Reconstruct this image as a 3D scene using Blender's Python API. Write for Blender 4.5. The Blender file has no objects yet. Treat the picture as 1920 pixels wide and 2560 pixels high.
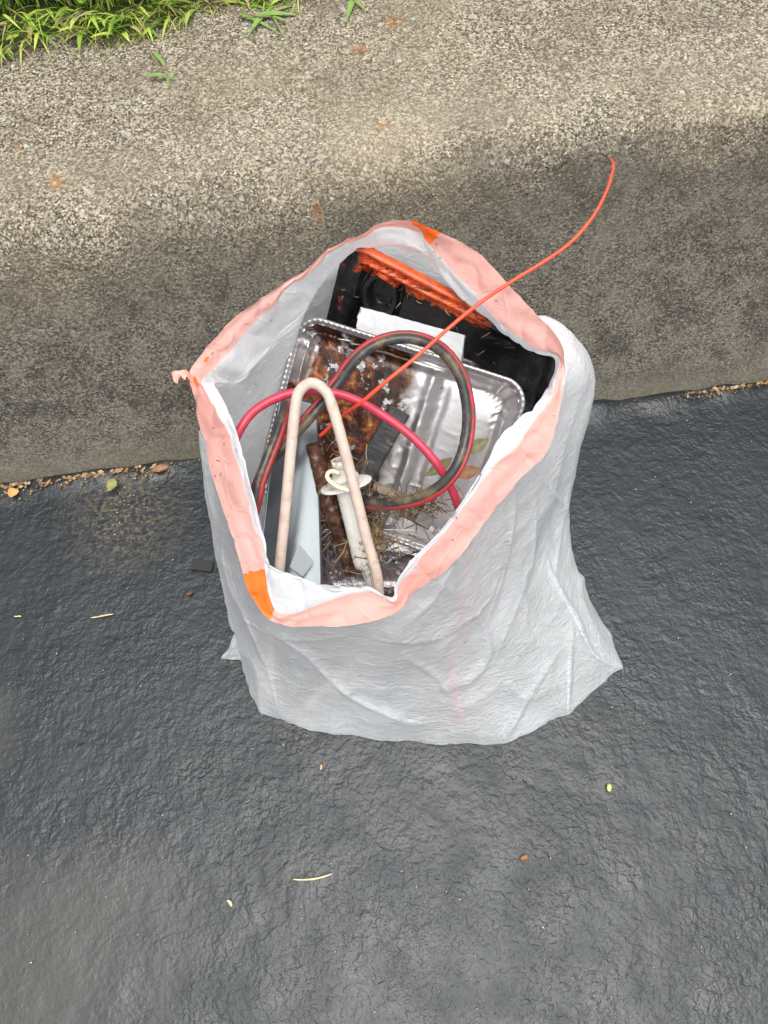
import bpy, math, random
import numpy as np
from mathutils import Vector, Matrix
R = math.radians
random.seed(7); rng = np.random.default_rng(7)
sc = bpy.context.scene

# ------------------------------------------------------------------ camera
CAM_H = 1.2; PITCH = 66.0; FPX = 1900.0
cam_d = bpy.data.cameras.new('camera'); cam = bpy.data.objects.new('camera', cam_d)
sc.collection.objects.link(cam); sc.camera = cam
cam.location = (0, 0, CAM_H); cam.rotation_euler = (R(90 - PITCH), 0, 0)
cam_d.sensor_fit = 'VERTICAL'; cam_d.sensor_height = 36; cam_d.lens = FPX / 2560 * 36
cam_d.clip_start = 0.01; cam_d.clip_end = 500
# ------------------------------------------------------------------ world, sun, exposure
SUN_EL, SUN_AZ = 80.0, 150.0      # azimuth from +Y towards +X
w = bpy.data.worlds.new('World'); sc.world = w; w.use_nodes = True
nt = w.node_tree; bg = nt.nodes['Background']
sky = nt.nodes.new('ShaderNodeTexSky'); sky.sky_type = 'NISHITA'; sky.sun_disc = False
sky.sun_elevation = R(SUN_EL); sky.sun_rotation = R(SUN_AZ)
sky.air_density = 1.0; sky.dust_density = 5.0
hs = nt.nodes.new('ShaderNodeHueSaturation'); hs.inputs['Saturation'].default_value = 0.25
nt.links.new(sky.outputs[0], hs.inputs['Color']); nt.links.new(hs.outputs[0], bg.inputs[0])
bg.inputs[1].default_value = 0.15
sd = bpy.data.lights.new('sun', 'SUN'); sd.energy = 1.1; sd.angle = R(35); sd.color = (1, .965, .91)
sun = bpy.data.objects.new('sun', sd); sc.collection.objects.link(sun)
_el, _az = R(SUN_EL), R(SUN_AZ)
sdir = Vector((math.sin(_az) * math.cos(_el), math.cos(_az) * math.cos(_el), math.sin(_el)))
sun.rotation_euler = sdir.to_track_quat('Z', 'Y').to_euler(); sun.location = sdir * 5
sc.view_settings.view_transform = 'Standard'; sc.view_settings.look = 'None'
sc.view_settings.exposure = 0.68; sc.view_settings.gamma = 1
sc.cycles.max_bounces = 10; sc.cycles.transparent_max_bounces = 16

# ------------------------------------------------------------------ helpers
_fw = np.array([0, math.cos(R(PITCH)), -math.sin(R(PITCH))]); _up = np.array([0, math.sin(R(PITCH)), math.cos(R(PITCH))])
def P(px, py, z):
    """point of the place that stands at height z where the photograph shows (px,py)"""
    d = FPX * _fw + (px - 960) * np.array([1., 0, 0]) + (1280 - py) * _up
    return np.array([0, 0, CAM_H]) + d * ((z - CAM_H) / d[2])
def V(a): return Vector([float(x) for x in a])

def _h(ix, iy, iz, s):
    n = (ix * 374761393 + iy * 668265263 + iz * 2147483647 + s * 1274126177) & 0xffffffff
    n = ((n ^ (n >> 13)) * 1274126177) & 0xffffffff
    n = (n ^ (n >> 16)) & 0xffffffff
    return n
def perlin(p, s=0):
    p = np.asarray(p, float); i = np.floor(p).astype(np.int64); f = p - i; u = f * f * f * (f * (f * 6 - 15) + 10)
    out = 0
    for dx in (0, 1):
        for dy in (0, 1):
            for dz in (0, 1):
                h = _h(i[:, 0] + dx, i[:, 1] + dy, i[:, 2] + dz, s)
                gx = ((h & 255) / 127.5 - 1); gy = (((h >> 8) & 255) / 127.5 - 1); gz = (((h >> 16) & 255) / 127.5 - 1)
                wgt = (u[:, 0] if dx else 1 - u[:, 0]) * (u[:, 1] if dy else 1 - u[:, 1]) * (u[:, 2] if dz else 1 - u[:, 2])
                out = out + wgt * (gx * (f[:, 0] - dx) + gy * (f[:, 1] - dy) + gz * (f[:, 2] - dz))
    return out
def fbm(p, oct=3, s=0):
    a = 1; r = 0; p = np.asarray(p, float)
    for k in range(oct): r = r + a * perlin(p * 2 ** k + 17.3 * k, s + k); a *= .5
    return r
def ridge(p, s=0): return 1 - np.abs(perlin(p, s)) * 2.6      # sharp creases at 1
def noise1(a, s=0):
    a = np.asarray(a, float).reshape(-1); return perlin(np.stack([a, a * 0 + .37 + s, a * 0 + .71], 1), s)

def mesh(name, verts, faces, mat, parent=None, origin=None, frame=None, smooth=True, uv=None, col=None):
    """origin: world point used as the object's origin (verts given in world). frame: Matrix, verts given local."""
    verts = np.asarray(verts, float)
    if frame is None and origin is None: origin = (0, 0, 0)
    if frame is None: verts = verts - np.asarray(origin, float)
    me = bpy.data.meshes.new(name); me.from_pydata([tuple(v) for v in verts], [], [tuple(int(i) for i in f) for f in faces])
    if uv is not None:
        l = me.uv_layers.new(name='UVMap'); ids = np.zeros(len(me.loops), np.int32); me.loops.foreach_get('vertex_index', ids)
        l.data.foreach_set('uv', np.asarray(uv, np.float32)[ids].reshape(-1))
    me.polygons.foreach_set('use_smooth', [smooth] * len(me.polygons))
    for m in (mat if isinstance(mat, (list, tuple)) else [mat]): me.materials.append(m)
    me.update()
    o = bpy.data.objects.new(name, me); sc.collection.objects.link(o)
    W = frame if frame is not None else Matrix.Translation(V(origin))
    if parent is not None:
        o.parent = parent; o.matrix_basis = PW[parent.name].inverted() @ W
    else: o.matrix_basis = W
    PW[o.name] = W
    return o
PW = {}
def thing(name, loc, label, cat, group=None):
    o = bpy.data.objects.new(name, None); sc.collection.objects.link(o); o.location = V(loc); o.empty_display_size = .03
    PW[o.name] = Matrix.Translation(V(loc)); tag(o, label, cat, group); return o
def tag(o, label=None, cat=None, group=None, kind=None):
    if label: o['label'] = label
    if cat: o['category'] = cat
    if group: o['group'] = group
    if kind: o['kind'] = kind
    return o
def catmull(pts, n, closed=False):
    pts = np.asarray(pts, float); m = len(pts); out = []
    segs = m if closed else m - 1
    for i in range(segs):
        if closed: a, b, c, d = pts[(i - 1) % m], pts[i], pts[(i + 1) % m], pts[(i + 2) % m]
        else: a, b, c, d = pts[max(i - 1, 0)], pts[i], pts[i + 1], pts[min(i + 2, m - 1)]
        for k in range(n):
            t = k / n
            out.append(.5 * ((2 * b) + (-a + c) * t + (2 * a - 5 * b + 4 * c - d) * t * t + (-a + 3 * b - 3 * c + d) * t ** 3))
    if not closed: out.append(pts[-1])
    return np.array(out)
def grid_faces(nr, nc, closed=False):
    f = []
    for r in range(nr - 1):
        for c in range(nc if closed else nc - 1):
            c2 = (c + 1) % nc; f.append((r * nc + c, r * nc + c2, (r + 1) * nc + c2, (r + 1) * nc + c))
    return f
def tube_geo(path, rad, seg=12, cap=True, wob=0, seed=0, twist=None, flat=1.0, upv=None):
    path = np.asarray(path, float); n = len(path); rad = np.broadcast_to(np.asarray(rad, float), (n,))
    T = np.gradient(path, axis=0); T /= np.linalg.norm(T, axis=1)[:, None] + 1e-12
    up = np.array([0, 0, 1.]) if upv is None else np.asarray(upv, float)
    if abs(T[0] @ up) > .95: up = np.array([1., 0, 0])
    v = []; N = None
    for i in range(n):
        N = up - T[i] * (up @ T[i]) if N is None else N - T[i] * (N @ T[i])
        N /= np.linalg.norm(N); B = np.cross(T[i], N)
        for k in range(seg):
            a = 2 * math.pi * k / seg
            v.append(path[i] + rad[i] * (math.cos(a) * N * flat + math.sin(a) * B))
    v = np.array(v)
    if wob: v = v + wob * np.stack([perlin(v * 120 + 3 * j, seed + j) for j in range(3)], 1)
    f = grid_faces(n, seg, True)
    if cap:
        v = np.vstack([v, path[0], path[-1]]); a = n * seg
        f += [(k, a, (k + 1) % seg) for k in range(seg)]
        f += [((n - 1) * seg + k, (n - 1) * seg + (k + 1) % seg, a + 1) for k in range(seg)]
    return v, f
class MB:
    def __init__(s): s.v = []; s.f = []; s.n = 0; s.m = []
    def add(s, v, f, mi=0):
        s.v.append(np.asarray(v, float)); s.f += [tuple(i + s.n for i in q) for q in f]; s.m += [mi] * len(f); s.n += len(v); return s
    def build(s, name, mat, **k):
        o = mesh(name, np.vstack(s.v), s.f, mat, **k)
        if any(s.m): o.data.polygons.foreach_set('material_index', s.m)
        return o

# ------------------------------------------------------------------ node material helper
class M:
    def __init__(s, name):
        s.mat = bpy.data.materials.new(name); s.mat.use_nodes = True; s.t = s.mat.node_tree; s.n = s.t.nodes; s.l = s.t.links
        s.b = s.n['Principled BSDF']; s.out = s.n['Material Output']; s.tc = s.n.new('ShaderNodeTexCoord')
    def set(s, **k):
        for a, v in k.items(): s.inp(s.b, a.replace('_', ' '), v)
        return s
    def inp(s, node, key, v):
        i = node.inputs[key]
        if isinstance(v, bpy.types.NodeSocket): s.l.new(v, i)
        elif isinstance(v, (tuple, list)) and len(v) == 3 and i.type == 'RGBA': i.default_value = (*v, 1)
        else: i.default_value = v
    def co(s, scale=(1, 1, 1), rot=(0, 0, 0), loc=(0, 0, 0), src='Object'):
        m = s.n.new('ShaderNodeMapping'); s.l.new(s.tc.outputs[src], m.inputs[0])
        m.inputs['Scale'].default_value = scale if hasattr(scale, '__len__') else (scale,) * 3
        m.inputs['Rotation'].default_value = rot; m.inputs['Location'].default_value = loc; return m.outputs[0]
    def noise(s, sc_=5, det=3, rough=.5, dist=0, vec=None, typ=None, out='Fac'):
        x = s.n.new('ShaderNodeTexNoise')
        if typ: x.noise_type = typ
        s.l.new(vec or s.tc.outputs['Object'], x.inputs['Vector'])
        x.inputs['Scale'].default_value = sc_; x.inputs['Detail'].default_value = det; x.inputs['Roughness'].default_value = rough
        x.inputs['Distortion'].default_value = dist; return x.outputs[out]
    def vor(s, sc_=5, feat='F1', vec=None, out='Distance', rnd=1):
        x = s.n.new('ShaderNodeTexVoronoi'); x.feature = feat; s.l.new(vec or s.tc.outputs['Object'], x.inputs['Vector'])
        x.inputs['Scale'].default_value = sc_; x.inputs['Randomness'].default_value = rnd; return x.outputs[out]
    def ramp(s, v, *st, mode='LINEAR'):
        r = s.n.new('ShaderNodeValToRGB'); s.l.new(v, r.inputs[0]); e = r.color_ramp.elements; r.color_ramp.interpolation = mode
        while len(e) < len(st): e.new(.5)
        for k, (p, c) in enumerate(st):
            e[k].position = p; e[k].color = (c, c, c, 1) if not hasattr(c, '__len__') else (*c, 1)
        return r.outputs[0]
    def mix(s, f, a, b, typ='MIX'):
        x = s.n.new('ShaderNodeMix'); x.data_type = 'RGBA'; x.blend_type = typ; x.clamp_factor = True
        for i, v in ((0, f), (6, a), (7, b)):
            if isinstance(v, bpy.types.NodeSocket): s.l.new(v, x.inputs[i])
            else: x.inputs[i].default_value = v if i == 0 else (*v, 1)
        return x.outputs[2]
    def math(s, op, a, b=0, c=None, clamp=False):
        x = s.n.new('ShaderNodeMath'); x.operation = op; x.use_clamp = clamp
        for i, v in enumerate((a, b) if c is None else (a, b, c)):
            if isinstance(v, bpy.types.NodeSocket): s.l.new(v, x.inputs[i])
            else: x.inputs[i].default_value = v
        return x.outputs[0]
    def sep(s, v):
        x = s.n.new('ShaderNodeSeparateXYZ'); s.l.new(v, x.inputs[0]); return x.outputs
    def dist(s, vec, p):
        x = s.n.new('ShaderNodeVectorMath'); x.operation = 'DISTANCE'; s.l.new(vec, x.inputs[0]); x.inputs[1].default_value = p
        return x.outputs['Value']
    def bump(s, h, strength=.5, dist=.002, prev=None):
        x = s.n.new('ShaderNodeBump'); s.l.new(h, x.inputs['Height']); x.inputs['Strength'].default_value = strength
        x.inputs['Distance'].default_value = dist
        if prev: s.l.new(prev, x.inputs['Normal'])
        return x.outputs[0]
    def random(s):
        g = s.n.new('ShaderNodeNewGeometry'); return g.outputs['Random Per Island']

# ------------------------------------------------------------------ materials
def mat_asphalt():
    m = M('asphalt')
    patch = m.noise(2.2, 4, .55, .6); mott = m.noise(9, 4, .6)
    col = m.mix(m.ramp(mott, (.3, 0), (.7, 1)), (.007, .0105, .013), (.013, .0185, .022))
    p0 = P(120, 2380, 0); p1 = P(0, 1800, 0)
    wv = m.noise(5, 3, .5, 0); 
    d = m.math('ADD', m.dist(m.tc.outputs['Object'], tuple(p0)), m.math('MULTIPLY', m.math('SUBTRACT', wv, .5), .35))
    dusty = m.ramp(d, (.08, .9), (.20, 0))
    d1 = m.math('ADD', m.dist(m.tc.outputs['Object'], (p1[0] - .12, p1[1], 0)), m.math('MULTIPLY', m.math('SUBTRACT', wv, .5), .2))
    dusty = m.math('MAXIMUM', dusty, m.ramp(d1, (.10, .8), (.15, 0)))
    col = m.mix(dusty, col, (.040, .040, .038))
    spots = m.ramp(patch, (.62, 0), (.78, .5)); col = m.mix(spots, col, (.028, .034, .040))
    # wind blown dirt near the kerb on the left
    dk = m.dist(m.tc.outputs['Object'], tuple(P(305, 1285, 0)))
    dirt = m.math('MULTIPLY', m.ramp(dk, (.03, .8), (.13, 0)), m.ramp(m.noise(140, 3, .7), (.48, 0), (.62, 1)))
    col = m.mix(dirt, col, (.13, .095, .05))
    warp = m.n.new('ShaderNodeVectorMath'); warp.operation = 'MULTIPLY_ADD'
    m.l.new(m.noise(38, 2, .5, out='Color'), warp.inputs[0]); warp.inputs[1].default_value = (.022,) * 3; m.l.new(m.tc.outputs['Object'], warp.inputs[2])
    wv_ = warp.outputs[0]
    n1 = m.noise(55, 2, .5, .4, vec=wv_); n2 = m.noise(75, 2, .5, .6, vec=m.co((1, 1.3, 1), loc=(3.1, .7, 0))); n3 = m.noise(120, 2, .5, .5)
    smooth_ = m.math('SUBTRACT', 1, m.math('MULTIPLY', dusty, .6))
    mm = m.ramp(m.noise(6, 2), (.35, .35), (.65, 1))
    h = m.math('ADD', m.math('MULTIPLY', m.ramp(n1, (.46, 0), (.56, 1)), .20), m.math('MULTIPLY', m.ramp(n2, (.46, 0), (.56, 1)), .18))
    h = m.math('ADD', h, m.math('MULTIPLY', m.ramp(n3, (.45, 0), (.55, 1)), .16))
    h = m.math('MULTIPLY', h, mm)
    h = m.math('ADD', h, m.math('ADD', m.math('MULTIPLY', m.noise(34, 3, .55, .4), 1.3), m.math('MULTIPLY', m.noise(80, 2, .5, .5), .85)))
    h = m.math('MULTIPLY', h, smooth_)
    h = m.math('ADD', h, m.math('MULTIPLY', m.noise(420, 2, .6), .07))
    m.set(Base_Color=col, Roughness=m.ramp(m.noise(14, 3), (.3, .36), (.7, .50)), Normal=m.bump(h, .62, .0024))
    m.b.inputs['Specular IOR Level'].default_value = .5
    return m.mat
def mat_concrete():
    m = M('kerb_concrete')
    uv = m.sep(m.tc.outputs['UV']); v = uv[1]            # v: 0 foot of the face, 1 arris, >1 along the top
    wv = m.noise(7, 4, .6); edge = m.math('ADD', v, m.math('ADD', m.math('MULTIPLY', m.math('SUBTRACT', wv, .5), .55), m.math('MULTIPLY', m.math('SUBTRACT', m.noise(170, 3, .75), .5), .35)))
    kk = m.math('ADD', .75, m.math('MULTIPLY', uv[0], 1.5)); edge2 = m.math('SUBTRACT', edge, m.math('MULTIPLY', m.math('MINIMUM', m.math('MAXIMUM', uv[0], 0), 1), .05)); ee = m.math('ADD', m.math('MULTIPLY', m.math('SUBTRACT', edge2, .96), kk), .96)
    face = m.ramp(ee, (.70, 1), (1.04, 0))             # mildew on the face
    c1 = m.vor(400, out='Color'); g1 = m.sep(c1)[0]
    c2 = m.vor(150, out='Color'); g2 = m.sep(c2)[1]
    grain = m.ramp(g1, (0, (.030, .025, .020)), (.22, (.085, .068, .050)), (.42, (.235, .198, .14)), (.72, (.42, .37, .275)), (.93, (.47, .42, .32)), (1, (.70, .65, .54)))
    col = m.mix(m.ramp(g2, (.5, 0), (.8, .4)), grain, (.30, .262, .19))
    col = m.mix(m.ramp(g2, (.96, 0), (.98, .6)), col, (.50, .47, .40))
    col = m.mix(m.ramp(m.noise(210, 3, .7), (.50, 0), (.60, .85)), col, (.045, .036, .028))
    big = m.noise(11, 4, .65); col = m.mix(m.ramp(big, (.36, .40), (.58, 0)), col, (.115, .095, .068))
    col = m.mix(m.ramp(m.noise(3.5, 3), (.45, 0), (.7, .25)), col, (.38, .31, .20))
    # pebbles showing near the arris
    pe = m.vor(85, out='Distance'); pc = m.sep(m.vor(85, out='Color'))[2]
    peb = m.math('MULTIPLY', m.ramp(pe, (.28, 1), (.36, 0)), m.math('MULTIPLY', m.ramp(pc, (.90, 0), (.93, .7)), m.ramp(edge, (.62, 0), (.85, 1))))
    col = m.mix(peb, col, m.mix(m.sep(m.vor(85, out='Color'))[0], (.30, .30, .29), (.52, .50, .45)))
    # dark mildew
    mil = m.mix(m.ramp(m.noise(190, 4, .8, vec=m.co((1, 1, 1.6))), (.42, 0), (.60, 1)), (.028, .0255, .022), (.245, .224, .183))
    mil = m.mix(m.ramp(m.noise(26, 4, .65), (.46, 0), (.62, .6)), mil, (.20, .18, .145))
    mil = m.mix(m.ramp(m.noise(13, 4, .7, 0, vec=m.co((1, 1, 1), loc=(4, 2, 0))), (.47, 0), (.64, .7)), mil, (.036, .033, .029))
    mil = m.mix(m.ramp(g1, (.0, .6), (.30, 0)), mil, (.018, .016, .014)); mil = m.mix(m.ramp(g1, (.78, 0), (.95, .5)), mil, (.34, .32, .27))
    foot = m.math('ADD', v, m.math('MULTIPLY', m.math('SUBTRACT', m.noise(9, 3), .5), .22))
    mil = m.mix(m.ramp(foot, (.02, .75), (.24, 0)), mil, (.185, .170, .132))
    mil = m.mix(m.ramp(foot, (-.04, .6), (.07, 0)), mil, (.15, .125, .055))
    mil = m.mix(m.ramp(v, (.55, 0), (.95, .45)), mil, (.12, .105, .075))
    col = m.mix(m.math('MULTIPLY', m.ramp(m.math('MULTIPLY', edge2, .5), (.49, 0), (.53, .13)), m.ramp(m.math('MULTIPLY', edge2, .5), (.56, 1), (.66, 0))), col, (.50, .44, .33))
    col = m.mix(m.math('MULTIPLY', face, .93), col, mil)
    # lichen
    for (px, py, r_) in ((135, 428, .016), (985, 78, .014), (900, 142, .012), (790, 478, .005), (960, 330, .008), (30, 345, .006)):
        p = P(px, py, .42); dd = m.math('ADD', m.dist(m.co((1, 1, 0)), (p[0], p[1], 0)), m.math('MULTIPLY', m.math('SUBTRACT', m.noise(70, 3, .7), .5), .03))
        col = m.mix(m.math('MULTIPLY', m.ramp(dd, (r_ * .8, .8), (r_ * 1.15, 0)), m.math('MULTIPLY', m.ramp(g1, (.1, .15), (.5, 1)), m.ramp(m.noise(160, 3, .7), (.40, .1), (.52, .9)))), col, (.30, .13, .03))
    h = m.math('ADD', m.math('MULTIPLY', m.vor(300), -.55), m.math('MULTIPLY', m.noise(210, 3, .7), .9))
    h = m.math('ADD', h, m.math('MULTIPLY', m.noise(40, 3), .6)); h = m.math('ADD', h, m.math('MULTIPLY', peb, .5))
    st = m.math('SUBTRACT', 1, m.math('MULTIPLY', face, .55)); h = m.math('MULTIPLY', h, st)
    m.set(Base_Color=col, Roughness=.92, Normal=m.bump(h, .9, .0028)); m.b.inputs['Specular IOR Level'].default_value = .25
    return m.mat
def mat_film(name, colr, transp=.14, transl=.45, crk=1.0, rough=.32, colf=None):
    m = M(name); 
    a = m.co((42, 42, 150)); n1 = m.noise(1, 3, .6, 1.2, vec=a)
    n2 = m.noise(1, 3, .65, .8, vec=m.co((120, 120, 420))); n3 = m.noise(12, 3, .6, .6)
    n4 = m.noise(1, 2, .5, .8, vec=m.co((16, 34, 26), rot=(.4, .7, .9)))
    r2 = m.ramp(m.math('ABSOLUTE', m.math('SUBTRACT', n4, .5)), (0, 1), (.14, 0))
    patch = m.ramp(m.noise(8, 2), (.35, .25), (.6, 1))
    h = m.math('MULTIPLY', m.math('ADD', m.math('MULTIPLY', n1, 1.1 * crk), m.math('MULTIPLY', n2, .75 * crk)), patch)
    h = m.math('ADD', h, m.math('MULTIPLY', r2, .13))
    wp_ = m.n.new('ShaderNodeVectorMath'); wp_.operation = 'MULTIPLY_ADD'; m.l.new(m.noise(9, 2, .5, out='Color'), wp_.inputs[0]); wp_.inputs[1].default_value = (.10,) * 3; m.l.new(m.co((1, 1, .6)), wp_.inputs[2])
    h = m.math('ADD', h, m.math('MULTIPLY', m.vor(17, 'F1', vec=wp_.outputs[0]), 1.0 if crk > .5 else .6))
    h = m.math('ADD', h, m.math('MULTIPLY', m.ramp(m.vor(13, 'DISTANCE_TO_EDGE', vec=wp_.outputs[0]), (0, 1), (.035, 0)), .16))
    nb = m.bump(h, .9, .0032)
    base = m.mix(m.ramp(n3, (.35, 0), (.65, 1)), tuple(c * .95 for c in colr), colr)
    if colf: base = colf(m)
    m.set(Base_Color=base, Roughness=rough, Normal=nb); m.b.inputs['Specular IOR Level'].default_value = .5
    tl = m.n.new('ShaderNodeBsdfTranslucent'); m.inp(tl, 'Color', base if colf else tuple(colr)); m.inp(tl, 'Normal', nb)
    mx = m.n.new('ShaderNodeMixShader'); mx.inputs[0].default_value = transl; m.l.new(m.b.outputs[0], mx.inputs[1]); m.l.new(tl.outputs[0], mx.inputs[2])
    tr = m.n.new('ShaderNodeBsdfTransparent'); mx2 = m.n.new('ShaderNodeMixShader')
    m.inp(mx2, 0, m.math('MULTIPLY', m.ramp(m.noise(10, 3), (.3, transp * .6), (.7, transp * 1.3)), m.ramp(m.sep(m.tc.outputs['Object'])[1], (-.02, 1), (.06, .15))) if transp > 0 else 0.0); m.l.new(mx.outputs[0], mx2.inputs[1]); m.l.new(tr.outputs[0], mx2.inputs[2])
    m.l.new(mx2.outputs[0], m.out.inputs['Surface']); return m.mat
def simple(name, c1, c2=None, rough=.5, sc_=60, spec=.5, bump=0, bscale=200, metal=0, dirt=None, dirt_rng=(.55, .7), dscale=60, **k):
    m = M(name); col = m.mix(m.ramp(m.noise(sc_, 4, .6), (.35, 0), (.65, 1)), c1, c2 or c1)
    if dirt: col = m.mix(m.ramp(m.noise(dscale, 4, .7), (dirt_rng[0], 0), (dirt_rng[1], 1)), col, dirt)
    m.set(Base_Color=col, Roughness=rough, Metallic=metal); m.b.inputs['Specular IOR Level'].default_value = spec
    if bump: m.set(Normal=m.bump(m.noise(bscale, 3, .6), .7, bump))
    return m.mat
def mat_foil(stain=True):
    m = M('foil_stained' if stain else 'foil')
    n = m.noise(28, 4, .65, .8); v = m.vor(45, 'F1'); fine = m.noise(160, 2)
    h = m.math('ADD', m.math('MULTIPLY', n, 1.1), m.math('ADD', m.math('MULTIPLY', v, .5), m.math('MULTIPLY', fine, .12)))
    nb = m.bump(h, .25, .0018)
    if not stain:
        m.set(Base_Color=(.45, .44, .44), Metallic=1, Roughness=.42, Normal=nb); return m.mat
    uv = m.sep(m.tc.outputs['UV']); u = uv[0]; vv = uv[1]
    wob = m.math('MULTIPLY', m.math('SUBTRACT', m.noise(14, 4, .65), .5), .22)
    zone = m.ramp(m.math('ADD', u, wob), (.50, 1), (.56, 0))
    zone2 = m.ramp(m.math('ADD', u, m.math('MULTIPLY', wob, 1.6)), (.035, 0), (.07, 1))
    s = m.noise(20, 6, .76, .35); sm = m.ramp(s, (.385, 0), (.425, 1))
    few = m.ramp(m.noise(30, 4, .6), (.70, 0), (.72, 1))
    mask = m.math('MAXIMUM', m.math('MULTIPLY', m.math('MULTIPLY', zone, zone2), sm), few)
    sc2 = m.noise(38, 6, .78, .25)
    scol = m.ramp(sc2, (.36, (.008, .004, .003)), (.47, (.040, .010, .004)), (.53, (.14, .035, .008)), (.60, (.32, .105, .018)), (.68, (.52, .38, .22)))
    scol = m.mix(m.ramp(m.noise(11, 3, .6), (.42, .8), (.56, 0)), scol, (.018, .008, .005))
    grey = m.ramp(m.noise(12, 3), (.5, 0), (.6, .45))
    base = m.mix(m.math('MULTIPLY', grey, zone), (.60, .585, .58), (.20, .18, .17))
    m.set(Base_Color=m.mix(mask, base, scol), Metallic=m.math('SUBTRACT', 1, mask), Roughness=m.mix(mask, (.40,) * 3, (.38,) * 3),
          Normal=m.bump(m.math('MULTIPLY', mask, m.noise(70, 4, .7)), .5, .0016, prev=nb)); return m.mat

A_ASPH = mat_asphalt(); A_CONC = mat_concrete()
FILM = mat_film('bag_film', (.95, .975, .985), .15, .54, 1.9, .20)
FILM_IN = mat_film('bag_film_smooth', (.91, .93, .945), .06, .42, .2)
def _hemcol(m):
    v = m.sep(m.tc.outputs['UV'])[1]; n_ = m.math('MULTIPLY', m.math('SUBTRACT', m.noise(16, 3, .6), .5), .5); d_ = m.math('ABSOLUTE', m.math('SUBTRACT', m.math('ADD', v, n_), .45))
    return m.mix(m.ramp(d_, (.47, 0), (.60, .7)), m.mix(m.ramp(m.noise(7, 3), (.35, 0), (.65, 1)), (.90, .44, .37), (.92, .55, .49)), (.92, .86, .86))
HEM = mat_film('hem_film', (.90, .535, .47), .0, .35, .12, .26, _hemcol)
TAPE = simple('orange_tape', (1.0, .13, .008), (1.0, .17, .015), .35, 30, bump=.001, bscale=60)
BLACK = simple('black_plastic', (.012, .012, .012), (.03, .03, .032), .38, 25, bump=.0012, bscale=60)
REDH = simple('red_hose_rubber', (.50, .032, .072), (.40, .03, .06), .42, 60, dirt=(.25, .09, .06), dirt_rng=(.6, .8))
RED2 = simple('red_stripe_rubber', (.38, .016, .026), (.25, .015, .02), .45, 60, dirt=(.09, .05, .03), dirt_rng=(.45, .7))
BLKH = simple('black_hose_rubber', (.022, .022, .023), (.04, .04, .04), .4, 60, dirt=(.15, .11, .055), dirt_rng=(.47, .64), dscale=35)
WIRE = simple('orange_rod', (.80, .065, .025), (.85, .09, .03), .4, 40)
BEIGE = simple('beige_tube', (.56, .46, .38), (.48, .38, .33), .5, 90, dirt=(.32, .22, .13), dirt_rng=(.55, .78), dscale=70)
WHITEP = simple('white_plastic', (.74, .73, .68), (.66, .64, .57), .4, 60, dirt=(.20, .13, .07), dirt_rng=(.57, .68), dscale=90)
CREAM = simple('cream_hook', (.74, .66, .45), (.66, .56, .38), .4)
EPS = simple('polystyrene', (.60, .61, .62), (.55, .56, .57), .8, 120, .2, bump=.0015, bscale=260)
RUST = simple('rusty_metal', (.022, .010, .007), (.13, .060, .038), .85, 70, .2, bump=.003, bscale=220, dirt=(.26, .20, .15), dirt_rng=(.54, .66))
STRAW = M('straw'); STRAW.set(Base_Color=STRAW.ramp(STRAW.random(), (0, (.05, .028, .014)), (.55, (.16, .10, .05)), (1, (.46, .35, .17))), Roughness=.7); STRAW = STRAW.mat
WOOD = simple('bark', (.10, .065, .04), (.25, .20, .15), .8, 120, .2, bump=.002, bscale=200)
LEAFG = simple('dry_green_leaf', (.12, .13, .045), (.19, .17, .075), .5, 60)
LEAFB = simple('brown_leaf', (.24, .11, .05), (.36, .19, .10), .55, 60, dirt=(.14, .06, .03))
FOILS = mat_foil(True); FOIL = mat_foil(False)
_m = M('silver_card'); _m.set(Base_Color=(.085, .10, .11), Metallic=.4, Roughness=.28, Normal=_m.bump(_m.noise(1, 2, .5, .3, vec=_m.co((25, 25, 6))), .25, .002)); CARD = _m.mat
_m = M('clear_plastic'); _m.set(Base_Color=(.93, .93, .93), Roughness=.06, IOR=1.45, Normal=_m.bump(_m.noise(55, 3, .6, .8), .7, .003))
_tr = _m.n.new('ShaderNodeBsdfTransparent'); _mx = _m.n.new('ShaderNodeMixShader'); _lw = _m.n.new('ShaderNodeLayerWeight'); _lw.inputs[0].default_value = .35
_m.l.new(_m.bump(_m.noise(55, 3, .6, .8), .7, .003), _lw.inputs['Normal'])
_gl = _m.n.new('ShaderNodeBsdfGlossy'); _gl.inputs['Roughness'].default_value = .25; _m.l.new(_m.bump(_m.noise(55, 3, .6, .8), .7, .003), _gl.inputs['Normal'])
_m.l.new(_m.ramp(_lw.outputs['Fresnel'], (0, .10), (1, .9)), _mx.inputs[0]); _m.l.new(_tr.outputs[0], _mx.inputs[1]); _m.l.new(_gl.outputs[0], _mx.inputs[2])
_m.l.new(_mx.outputs[0], _m.out.inputs['Surface']); CLEAR = _m.mat
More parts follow.
